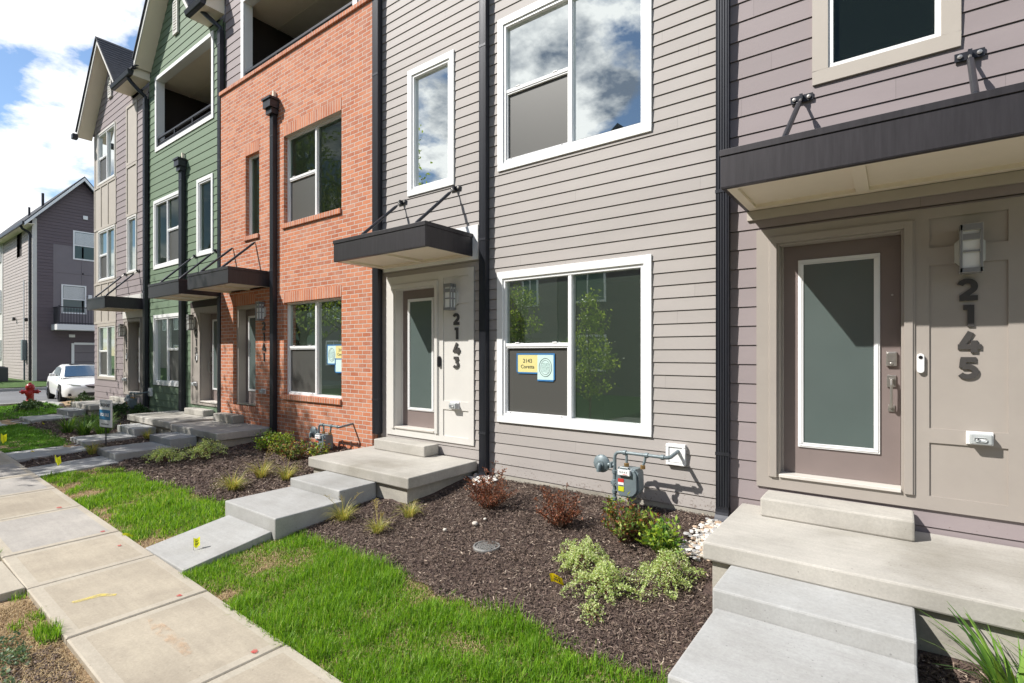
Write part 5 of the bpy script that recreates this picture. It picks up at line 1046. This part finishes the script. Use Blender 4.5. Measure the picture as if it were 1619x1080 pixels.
# ================================================================ notices in windows, yard sign, flags
def notice(x,z,y,first,lab,flip=False):
    """a yellow sheet with the lot line and a pale seal sheet, held by blue tape; x,z top left; flip: seal sheet first"""
    e=empty('paper_notice',(x,y,z-.3),lab,'paper notice','notices taped inside the windows')
    yw,yh,bw,bh=.29,.21,.225,.295; t=.018
    xa=x if not flip else x+bw; xb=x+yw if not flip else x
    m=MB(); m.box(xa,xa+yw,y-.002,y,z-yh,z,PAPERY); m.build('yellow_sheet',e)
    m=MB(); m.box(xb,xb+bw,y-.0025,y-.0002,z-bh,z,PAPERB); m.build('pale_sheet',e)
    m=MB(); x0,x1=x,x+yw+bw
    m.box(x0-t,x1+t,y-.004,y-.0026,z,z+t,BLUE); m.box(x0-t,x0,y-.004,y-.0026,z-(yh if not flip else bh),z,BLUE); m.box(x1,x1+t,y-.004,y-.0026,z-(bh if not flip else yh),z,BLUE)
    m.box(xa,xa+yw,y-.004,y-.0026,z-yh-t,z-yh,BLUE); m.box(xb,xb+bw,y-.004,y-.0026,z-bh-t,z-bh,BLUE); m.build('blue_tape',e)
    text(first,.068,(xa+yw/2,y-.004,z-.075),INK,e,'lettering',.0005); text('Coretta',.062,(xa+yw/2,y-.004,z-.145),INK,e,'lettering',.0005)
    m=MB(); cx,cz=xb+bw/2,z-.15; 
    for (ra,rb,th) in ((.088,.108,.0035),(.066,.084,.002)):
        P=[(cx+ra*math.cos(a),y-.0035,cz+rb*math.sin(a)) for a in np.linspace(0,2*PI,40)]; m.tube(P,th*.8,INK,4,caps=False)
    rr=random.Random(3)
    for i in range(9):
        zz=cz+.05-.0125*i; q=.055*math.sqrt(max(.05,1-((zz-cz)/.08)**2)); 
        m.tube([(cx+q*(-1+2*k/9),y-.0035,zz+rr.uniform(-.006,.006)) for k in range(10)],.0011,mat('faint_ink',(.16,.26,.24),.8),4,caps=False)
    m.build('seal_print',e); return e
notice(-3.73,1.555,.024,'2143','yellow and pale blue papers taped inside the wide window of house 2143')
e=notice(-7.66,1.70,-.0,'2141','pale blue and yellow papers taped inside the brick house window',flip=True)
m=MB(); m.box(-7.44,-7.17,-.0025,.0,1.27,1.49,PAPERB); m.build('lower_sheet',e); m=MB(); m.box(-7.46,-7.44,-.004,-.0026,1.27,1.49,BLUE); m.box(-7.44,-7.17,-.004,-.0026,1.25,1.27,BLUE); m.build('blue_tape',e)
# for sale sign
sx,sy=-11.42,-2.02; sz=gzf(sx,sy); e=empty('yard_sign',(sx,sy,sz),'white and blue for sale sign on a thin black stake','sign')
m=MB(); m.box(sx-.010,sx+.010,sy-.006,sy+.006,sz-.2,sz+.36,BLKMET); m.box(sx-.17,sx+.17,sy-.010,sy-.001,sz+.33,sz+.345,BLKMET); m.build('stake',e)
def sbox(x0,x1,y0,y1,z0,z1,mm,name):
    k=MB(); k.box(sx+x0,sx+x1,sy+y0,sy+y1,sz+z0,sz+z1,mm); return k.build(name,e,bevel=.0015)
sbox(-.19,.19,-.016,.016,.345,.83,PLAST,'panel'); sbox(-.186,.186,-.019,-.016,.475,.655,SIGNB,'blue_band')
text('ONYX+EAST',.082,(sx,sy-.018,sz+.735),INK,e,'lettering',.001,.001,sx=.74); text('FOR SALE',.075,(sx,sy-.021,sz+.565),PLAST,e,'lettering',.001,.003,sx=.9); text('onyxandeast.com',.036,(sx,sy-.018,sz+.40),INK,e,'lettering',.001,0)
e.rotation_euler=(0,0,R(9))
# marking flags
def flag(x,y,h,w,fh,lean,yaw,lab,m,crump=.02,mark=False):
    z0=gzf(x,y); e=empty('marking_flag',(x,y,z0),lab,'marking flag','utility marking flags')
    c,s_=math.cos(yaw),math.sin(yaw); top=Vector((x+lean[0],y+lean[1],z0+h)); b=Vector((x,y,z0-.03))
    k=MB(); k.tube([b,top],.0018,STEEL,5); k.build('wire',e)
    d=(top-b).normalized(); n=7; k=MB(); k.closed=False; rows=[]
    for i in range(n):
        t=i/(n-1); o_=Vector((c*w*t,s_*w*t,crump*math.sin(t*5+x*9)-.25*w*t*t)); q=Vector((-s_,c,0))*crump*math.sin(t*6+1); rows.append((top+o_+q,top-d*fh+o_*1.0+q*.6+Vector((0,0,crump*.5*math.cos(t*7)))))
    for i in range(n-1): k.quad(tuple(rows[i][0]),tuple(rows[i+1][0]),tuple(rows[i+1][1]),tuple(rows[i][1]),m)
    f=k.build('flag_sheet',e,smooth=False)
    if mark:
        k=MB(); k.closed=False
        for i in range(2,5):
            for a,b_ in ((.25,.4),(.5,.75)):
                p=[rows[i][0].lerp(rows[i][1],a),rows[i][0].lerp(rows[i+1][0],.6).lerp(rows[i][1].lerp(rows[i+1][1],.6),a),rows[i][0].lerp(rows[i+1][0],.6).lerp(rows[i][1].lerp(rows[i+1][1],.6),b_),rows[i][0].lerp(rows[i][1],b_)]
                k.quad(*[tuple(v+Vector((s_,-c,0))*.002+Vector((.0,-.002,.001))) for v in p],INK)
        k.build('print',e)
    return e
flag(-5.25,-3.02,.17,.055,.085,(.0,.0),R(85),'yellow-green flag standing at the foot of the 2143 walk',YEL,.01,True)
flag(-6.25,-3.22,.05,.16,.10,(-.03,-.06),R(60),'yellow-green flag lying on the near sidewalk edge',YEL,.012)
flag(-10.25,-2.95,.19,.07,.12,(-.02,-.02),R(60),'yellow-green flag between the brick house walk and the lawn',YEL,.02)
flag(-13.0,-3.15,.25,.08,.14,(.03,0),R(60),'yellow-green flag farthest along the lawn, left edge',YEL,.02)
flag(-2.14,-1.70,.10,.10,.075,(-.01,-.04),R(31),'orange-yellow printed flag lying on the mulch by the pale mounds',ORG,.008,True)
flag(-12.0,-2.93,.025,.10,.06,(.03,.0),R(30),'small orange flag flat on the soil near the green house walk',ORG,.01)
flag(-13.05,-1.35,.14,.07,.05,(.01,.0),R(10),'small orange flag among the lilies near the for sale sign',ORG,.01)
flag(-16.0,-2.0,.05,.10,.05,(.01,.0),R(10),'small yellow flag on the mulch before the farthest landing',YEL,.01)

# ================================================================ hydrant, car, condensers, far house
hx,hy=-22.0,-1.12; z0=gzf(hx,hy); e=empty('fire_hydrant',(hx,hy,z0),'red fire hydrant at the street end of the lawn','hydrant'); sc=1.08
m=MB(); m.lathe([(r_*sc,z_*sc) for r_,z_ in [(.13,0),(.13,.025),(.095,.03),(.092,.10),(.12,.105),(.12,.13),(.085,.14),(.085,.44),(.10,.45),(.105,.48),(.075,.49)]],(hx,hy,z0),REDP,20); m.build('barrel',e,smooth=True)
m=MB(); m.lathe([(r_*sc,z_*sc) for r_,z_ in [(.10,.49),(.108,.50),(.10,.56),(.07,.60),(.035,.615),(.03,.65),(.001,.655)]],(hx,hy,z0),REDP,20); m.build('bonnet',e,smooth=True)
for dx_,dy_ in ((.35,.94),(-.35,-.94)):
    m=MB(); P0=Vector((hx,hy,z0+.38*sc)); dv=Vector((dx_,dy_,0)); m.tube([P0+dv*.05,P0+dv*.14*sc,P0+dv*.14*sc,P0+dv*.19*sc,P0+dv*.20*sc,P0+dv*.235*sc],[.052*sc,.052*sc,.065*sc,.065*sc,.025*sc,.022*sc],REDP,12); m.build('hose_cap',e,smooth=True)
m=MB(); dv=Vector((.94,-.34,0)); P0=Vector((hx,hy,z0+.33*sc)); m.tube([P0+dv*.05,P0+dv*.13*sc,P0+dv*.13*sc,P0+dv*.18*sc,P0+dv*.2*sc,P0+dv*.22*sc],[.07*sc,.07*sc,.085*sc,.085*sc,.03*sc,.03*sc],REDP,14); m.build('pumper_cap',e,smooth=True)
# car, built along +x then turned
def car():
    ang=R(-5.4); L=4.85; ox,oy,oz=-23.1,.86,-.215
    e=empty('parked_car',(ox,oy,oz),'white sedan parked nose towards the walk beyond the end house','car')
    Mx=Matrix.Translation((ox,oy,oz))@Matrix.Rotation(ang,4,'Z')
    T=lambda p:tuple(Mx@Vector(p))
    def fin(mb,name,par=e,**k):
        mb.v=[T(p) for p in mb.v]; return mb.build(name,par,**k)
    # stations from nose (x=0) back to tail (x=-L): x, half width, sill z, hood/deck z, nose factor
    st=[(.0,.60,.26,.50),(-.05,.74,.22,.60),(-.16,.85,.20,.68),(-.45,.90,.19,.745),(-.9,.925,.19,.80),(-1.4,.93,.19,.86),(-1.75,.93,.19,.90),(-2.6,.93,.19,.93),(-3.4,.93,.19,.95),(-3.9,.92,.20,.965),(-4.4,.90,.22,.97),(-4.7,.85,.26,.94),(-4.82,.76,.30,.85),(-4.85,.65,.36,.70)]
    prof=lambda w,s,t:[(0,s),(w*.82,s),(w*.97,s+.06),(w,s+(t-s)*.35),(w*.985,s+(t-s)*.62),(w*.95,s+(t-s)*.84),(w*.86,t-.012),(w*.55,t+.022),(0,t+.035)]
    m=MB(); k=m.mi(CARW); n=9; N=2*n-2; idx=[]
    for x,w,s_,t in st:
        pr=prof(w,s_,t); full=[(y,z) for y,z in pr]+[(-y,z) for y,z in pr[-2:0:-1]]; idx.append(len(m.v)); m.v+=[(x,y,z) for y,z in full]
    for a in range(len(st)-1):
        for q in range(N): m.f.append((idx[a]+q,idx[a]+(q+1)%N,idx[a+1]+(q+1)%N,idx[a+1]+q)); m.m.append(k)
    m.f.append(tuple(idx[0]+q for q in range(N))); m.m.append(k); m.f.append(tuple(idx[-1]+q for q in range(N))[::-1]); m.m.append(k)
    # arches: dark discs
    body=fin(m,'body',smooth=True)
    g=MB(); k=g.mi(CARW)   # greenhouse
    gs=[(-1.35,.80,.87,.80,.885),(-1.75,.80,.90,.74,1.03),(-2.30,.80,.92,.655,1.255),(-2.65,.80,.93,.62,1.335),(-3.3,.80,.94,.61,1.36),(-3.75,.79,.95,.62,1.30),(-4.35,.76,.955,.70,.99)]
    idx=[]
    for x,w,zb,wt,zt in gs: idx.append(len(g.v)); g.v+=[(x,w,zb),(x,wt+.015,zt-.045),(x,wt-.06,zt),(x,0,zt+.02),(x,-wt+.06,zt),(x,-wt-.015,zt-.045),(x,-w,zb)]
    for a in range(len(gs)-1):
        for q in range(6): g.f.append((idx[a]+q,idx[a]+q+1,idx[a+1]+q+1,idx[a+1]+q)); g.m.append(k)
    g.closed=False; fin(g,'roof',smooth=True)
    wg=MB(); wg.closed=False; 
    wsq=lambda t,u:(lerp(-1.42,-2.38,t)+.012,u*lerp(.72,.57,t),lerp(.905,1.285,t)+.022+.018*(1-u*u))
    for i in range(6):
        for j in range(8): u0,u1=-1+2*j/8,-1+2*(j+1)/8; wg.quad(wsq(i/6,u0),wsq(i/6,u1),wsq((i+1)/6,u1),wsq((i+1)/6,u0),mat('windscreen',(.03,.06,.10),.06,spec=1.))
    fin(wg,'windscreen',smooth=True)
    sg=MB(); sg.closed=False
    for sd_ in (-1,1):
        q=lambda x,z,w:(x,sd_*(w+.012),z)
        def wd(z): return lerp(.80,.64,(z-.92)/.40)
        for pts in ([(-1.95,.955),(-2.62,.955),(-2.62,1.265),(-2.42,1.23)],[(-2.70,.955),(-3.5,.97),(-3.62,1.22),(-3.3,1.27),(-2.70,1.275)]): sg.poly([q(x,z,wd(z)) for x,z in pts],CARB)
    fin(sg,'side_window')
    sr=MB(); sr.closed=False; sr.poly([(-2.62,.42,1.358),(-2.62,-.42,1.358),(-3.0,-.42,1.385),(-3.0,.42,1.385)],CARB); fin(sr,'sunroof')
    for sd_ in (-1,1):
        hl=MB(); hl.closed=False; P=[(-.065,.42,.60),(-.12,.70,.615),(-.30,.85,.665),(-.42,.87,.69),(-.20,.72,.70),(-.075,.46,.655)]; hl.poly([(x+.015,sd_*(y-.015),z+.004) for x,y,z in P],HLIGHT); fin(hl,'headlight')
        mm=MB(); mm.box(-2.12,-1.94,sd_*.90,sd_*1.06,.93,1.045,CARW); mm.box(-2.06,-1.99,sd_*.80,sd_*.91,.94,.97,CARB); fin(mm,'mirror',bevel=.03)
    gr=MB(); gr.prism([(-.34,.655),(-.24,.585),(-.10,.545),(.10,.545),(.24,.585),(.34,.655),(.18,.675),(-.18,.675)],.0,.035,CARB,'x'); fin(gr,'grille',bevel=.004)
    gc=MB(); gc.prism([(-.36,.665),(-.20,.628),(.20,.628),(.36,.665),(.18,.69),(-.18,.69)],.02,.05,CHROME,'x'); gc.lathe([(.055,0),(.055,.02),(.04,.02),(.04,.0)],(.045,0,.655),CARB,16,'x'); fin(gc,'grille_bar',bevel=.004)
    lo=MB(); lo.prism([(-.52,.27),(.52,.27),(.46,.40),(-.46,.40)],-.03,.022,CARB,'x'); 
    for s_ in (-1,1): lo.box(-.14,-.035,s_*.60,s_*.78,.29,.38,CARB)
    fin(lo,'air_intake',bevel=.01)
    for wx in (-.93,-3.72):
        for sd_ in (-1,1):
            t=MB(); yy=sd_*.86; t.lathe([(.20,-.10),(.31,-.10),(.335,-.07),(.335,.07),(.31,.10),(.20,.10)],(wx,yy-.02*sd_,.335),RUBBER,28,'y'); w_=fin(t,'wheel',smooth=True)
            r_=MB(); r_.lathe([(.205,.0),(.21,sd_*.03),(.19,sd_*.05),(.17,sd_*.02),(.001,sd_*.03)],(wx,yy+.06*sd_,.335),CARB,24,'y')
            for q in range(10): a=2*PI*q/10; r_.tube([(wx+.03*math.cos(a),yy+.10*sd_,.335+.03*math.sin(a)),(wx+.19*math.cos(a),yy+.105*sd_,.335+.19*math.sin(a))],.014,CHROME,5)
            r_.closed=False; rm=fin(r_,'rim',w_)
            ar=MB(); ar.lathe([(.345,0),(.365,0),(.365,sd_*.008),(.345,sd_*.008)],(wx,sd_*.922,.335),CARB,28,'y'); fin(ar,'wheel_arch')
    return e
car()
# condensers and meter bank by the far house
def condenser(x,y,lab,s=1.):
    z=.13; e=empty('air_conditioner',(x,y,z),lab,'air conditioner','outdoor condensers')
    m=MB(); m.box(x-.42*s,x+.42*s,y-.42*s,y+.42*s,z,z+.75,ACM); m.build('casing',e,bevel=.03)
    m=MB()
    for i in range(12): zz=z+.08+i*.052; m.box(x-.43*s,x+.43*s,y-.43*s,y+.43*s,zz,zz+.012,ACM)
    m.build('louvre',e); m=MB(); m.lathe([(.36*s,.0),(.37*s,.03),(.30*s,.04),(.001,.045)],(x,y,z+.75),BLKMET,20); m.build('fan_guard',e); 
    m=MB(); m.box(x+.425*s,x+.44*s,y-.08,y+.08,z+.5,z+.55,REDP); m.build('badge',e)
condenser(-36.6,.2,'dark grey condenser unit left of the drainpipe of the far house'); condenser(-38.0,.2,'dark grey condenser unit farther left along the far house',1.)
e=empty('electric_meter',(-37.3,1.3,.9),'grey electric meter bank on the lit wall of the far house','electric meter')
m=MB(); m.box(-37.45,-37.1,1.3,1.48,1.2,2.3,GREYM); m.build('cabinet',e,bevel=.02); m=MB(); m.lathe([(.10,0),(.10,-.1),(.001,-.12)],(-37.6,1.45,1.9),GREYM,12,'y'); m.build('dial',e); m=MB(); m.tube([(-37.3,1.4,2.3),(-37.3,1.4,5.5)],.03,PLAST,8); m.tube([(-37.2,1.4,1.2),(-37.2,1.4,.1)],.04,GREYM,8); m.build('conduit',e)
e=empty('railing',(-39,-.6,.1),'thin dark metal railing in front of the far condensers','railing'); m=MB()
m.tube([(-44,-.55,1.15),(-35.9,-.55,1.15)],.02,BLKMET,6); m.build('top_rail',e)
for i in range(6): k=MB(); k.tube([(-43.9+i*1.6,-.55,.05),(-43.9+i*1.6,-.55,1.15)],.02,BLKMET,6); k.build('post',e)
# far house beyond the street
FX,FY=-35.9,1.5
hf=empty('townhouse',(FX-3,FY,.1),'plum-grey gabled house across the street with a small black balcony','house'); h=hf
PAN=mat('plum_panel',(.20,.175,.19),.6,noise=(2,.05,4)); y1=5.54
wins=[(3.19,4.3,6.76,8.25),(2.66,3.66,3.80,5.27)]
mb=laps(1.5,y1,.1,8.58,[(2.3,5.5,3.1,7.4),(3.1,5.54,.1,2.1),(3.15,4.34,6.7,8.3)],DKPUR,FX,axis='x',sgn=1,gable=(3.52,1.2,1.5,5.54),pitch=.17,lip=.016); mb.build('wall',h)  # this side's shade is put into darker boards than the sunlit front
m=MB(); m.box(FX-.2,FX-.0,2.3,5.5,3.1,7.4,PAN)
for yy in (2.3,3.5,4.7): m.box(FX,FX+.02,yy,yy+.08,3.1,7.4,PAN)
m.box(FX,FX+.02,2.38,5.5,5.9,5.98,PAN); m.build('panel_cladding',h)
mb=laps(-52,-35.9,.1,8.58,[(-39.5,-38.3,6.9,8.2),(-45,-43.2,7.0,8.2)],BEIGEB,FY,axis='y',sgn=-1,pitch=.17,lip=.016); mb.build('front_wall',h)
m=MB(); m.box(-52,-43.1,FY-.04,FY,.1,8.6,PALE); 
for xx in (-44.1,-46,-48): m.box(xx,xx+.06,FY-.06,FY-.04,.1,8.6,PALE)
m.build('front_panel',h)
def xwin(y0,y1_,z0,z1):
    m=MB(); t=.07
    for a,b,c,d in ((y0-t,y1_+t,z1,z1+t),(y0-t,y1_+t,z0-t,z0),(y0-t,y0,z0,z1),(y1_,y1_+t,z0,z1),(y0,y1_,(z0+z1)/2-.03,(z0+z1)/2+.03)): m.box(FX-.01,FX+.045,a,b,c,d,VINYL)
    w=m.build('window',h); p=MB(); p.closed=False; p.quad((FX+.02,y0,z0),(FX+.02,y1_,z0),(FX+.02,y1_,z1),(FX+.02,y0,z1),mat('far_glass',(.10,.15,.15),.08,spec=1)); p.build('pane',w)
    s_=MB()
    for i in range(12): zz=lerp((z0+z1)/2+.05,z1-.02,i/12); s_.box(FX+.022,FX+.026,y0+.02,y1_-.02,zz,zz+.035,PLAST)
    s_.build('blind',w)
xwin(3.19,4.3,6.76,8.2); xwin(2.70,3.62,3.80,5.22)
for (a,b,c,d) in [(-44.9,-43.4,7.1,8.1),(-44.9,-43.4,4.0,5.4),(-44.9,-43.4,1.2,2.4)]:
    m=MB(); ring(m,a,b,c,d,.07,FY-.10,FY-.05,VINYL); w=m.build('window',h); p=MB(); p.closed=False; p.quad((a,FY-.07,c),(b,FY-.07,c),(b,FY-.07,d),(a,FY-.07,d),MT['far_glass']); p.build('pane',w)
m=MB(); m.box(FX+.0,FX+1.15,2.22,5.2,2.80,3.10,PLAST); b_=m.build('balcony',h,bevel=.01); m=MB(); m.box(FX+1.09,FX+1.12,2.3,5.2,3.98,4.03,BLKMET); m.box(FX+1.09,FX+1.12,2.3,5.2,3.15,3.2,BLKMET)
for i in range(24): yy=2.3+i*.12; m.box(FX+1.095,FX+1.115,yy,yy+.02,3.1,4.0,BLKMET)
for i in range(9): xx=FX+.06+i*.12; m.box(xx,xx+.02,2.30,2.32,3.1,4.0,BLKMET)
m.box(FX+.02,FX+1.09,2.295,2.325,3.98,4.03,BLKMET); m.box(FX+1.08,FX+1.13,2.28,2.33,3.1,4.08,BLKMET); m.build('railing',b_)
m=MB(); m.box(FX+.0,FX+.05,3.05,3.17,.1,2.13,PLAST); m.box(FX+.0,FX+.05,3.17,5.6,2.05,2.17,PLAST); m.box(FX-.02,FX+.02,3.17,5.6,.1,2.05,PAN)
for zz in (.6,1.1,1.6): m.box(FX+.02,FX+.024,3.2,5.5,zz,zz+.02,CARB)
m.build('garage_door',h)
m=MB(); m.box(FX,FX+.07,3.55,3.75,8.95,9.15,PLAST); m.build('wall_vent',h); m=MB(); m.box(FX,FX+.06,2.95,3.2,2.45,2.6,PLAST); m.build('light_box',h)
m=MB(); m.box(FX+.02,FX+.16,3.75,3.92,4.35,4.8,PLAST); m.build('wall_lamp',h,bevel=.02)
m=MB(); m.box(FX-.05,FX+.03,FY-.03,FY+.15,.1,8.6,PALE); m.build('corner_board',h); m=MB(); m.box(FX-.32,FX-.20,FY-.12,FY-.02,.1,7.8,BLKMET); m.tube([(FX-.26,FY-.07,7.75),(FX-.26,FY-.1,7.86),(FX-.26,FY-.36,8.02),(FX-.26,FY-.42,8.16)],.06,BLKMET,8); m.build('downspout',h)
pk=3.52; zp=8.58+1.2*(pk-1.5)
m=MB(); 
for pts in ([(1.1,8.15),(pk,zp+.05),(pk,zp+.22),(1.1,8.32)],[(pk,zp+.05),(5.94,8.15),(5.94,8.32),(pk,zp+.22)]): m.prism(pts,-52,FX+.45,SHING,'x')
m.build('roof',h)
m=MB(); m.prism([(1.1,8.08),(pk,zp-.03),(pk,zp+.14),(1.1,8.25)],FX+.40,FX+.47,PLAST,'x'); m.prism([(pk,zp-.03),(5.94,8.08),(5.94,8.25),(pk,zp+.14)],FX+.40,FX+.47,PLAST,'x'); m.box(-52,FX+.4,1.02,1.09,8.15,8.30,BLKMET); m.box(-52,FX+.4,1.1,1.5,8.2,8.23,SOFFIT); m.build('rake_board',h)
m=MB(); m.tube([(FX-1.6,2.2,9.2),(FX-1.6,2.2,10.35)],.06,BLKMET,8); m.tube([(FX-3.0,1.9,9),(FX-3.0,1.9,9.75)],.05,BLKMET,8); m.build('roof_vent',h)
m=MB(); m.box(-52,FX-.22,1.6,5.5,.0,8.4,DARKIN); m.build('side_walls',h)
for (x_,z_,l_) in [(-36.75,3.35,'p'),(-39.6,3.5,'q')]:
    m=MB(); m.lathe([(.09,0),(.11,-.12),(.001,-.14)],(x_,FY-.05,z_),CARB,12,'y'); m.build('wall_lamp',h)
# houses opposite, seen only in the window panes
OPC=[DKPUR,GREEN,LAV,DKPUR,BRICK,LAV,GREEN]
labs=['dark plum gabled house across the walk, opposite the end house','green gabled house across the walk opposite the brick house','mauve-grey gabled house across the walk reflected in the brick house panes','dark plum gabled house across the walk reflected in the wide windows','brick gabled house across the walk reflected above the young tree','mauve-grey gabled house across the walk behind the camera','green gabled house across the walk farthest behind the camera']
for i in range(-5,7):
    x0=-31+i*6.2; x1=x0+6.15; y=-15.; e=empty('townhouse',((x0+x1)/2,y,-.4),(labs[i] if i>=0 else ['green','dark plum','mauve-grey','dark plum','brick'][i]+' gabled house across the walk, '+['first','second','third','fourth','fifth'][-1-i]+' beyond the plum one opposite the end house'),'house'); cm=OPC[i]
    m=MB(); m.box(x0,x1,y-9,y,-.5,8.4,cm); xm=(x0+x1)/2; m.prism([(x0,8.4),(x1,8.4),(xm,10.9)],y-9,y,cm,'y')
    for zz in np.arange(0,8.3,.26): m.box(x0+.01,x1-.01,y,y+.012,zz,zz+.03,cm)
    m.build('wall',e)
    m=MB(); m.prism([(x0-.2,8.25),(xm,10.95),(xm,11.15),(x0-.2,8.45)],y-9,y+.4,SHING,'y'); m.prism([(xm,10.95),(x1+.2,8.25),(x1+.2,8.45),(xm,11.15)],y-9,y+.4,SHING,'y'); m.build('roof',e)
    for (a,c) in ((.6,.8),(.6,3.8),(.6,6.6),(4.2,3.8)):
        w_=1.8 if a<1 else .9; m=MB(); ring(m,x0+a,x0+a+w_,c,c+1.6,.09,y,y+.05,VINYL); m.box(x0+a+w_/2-.03,x0+a+w_/2+.03,y,y+.04,c+.09,c+1.51,VINYL); w=m.build('window',e); p=MB(); p.closed=False; p.quad((x0+a,y+.02,c),(x0+a+w_,y+.02,c),(x0+a+w_,y+.02,c+1.6),(x0+a,y+.02,c+1.6),MT['far_glass']); p.build('pane',w)
    m=MB(); m.box(x0+4.2,x0+5.2,y,y+.05,.1,2.3,DOORP); m.build('door',e)
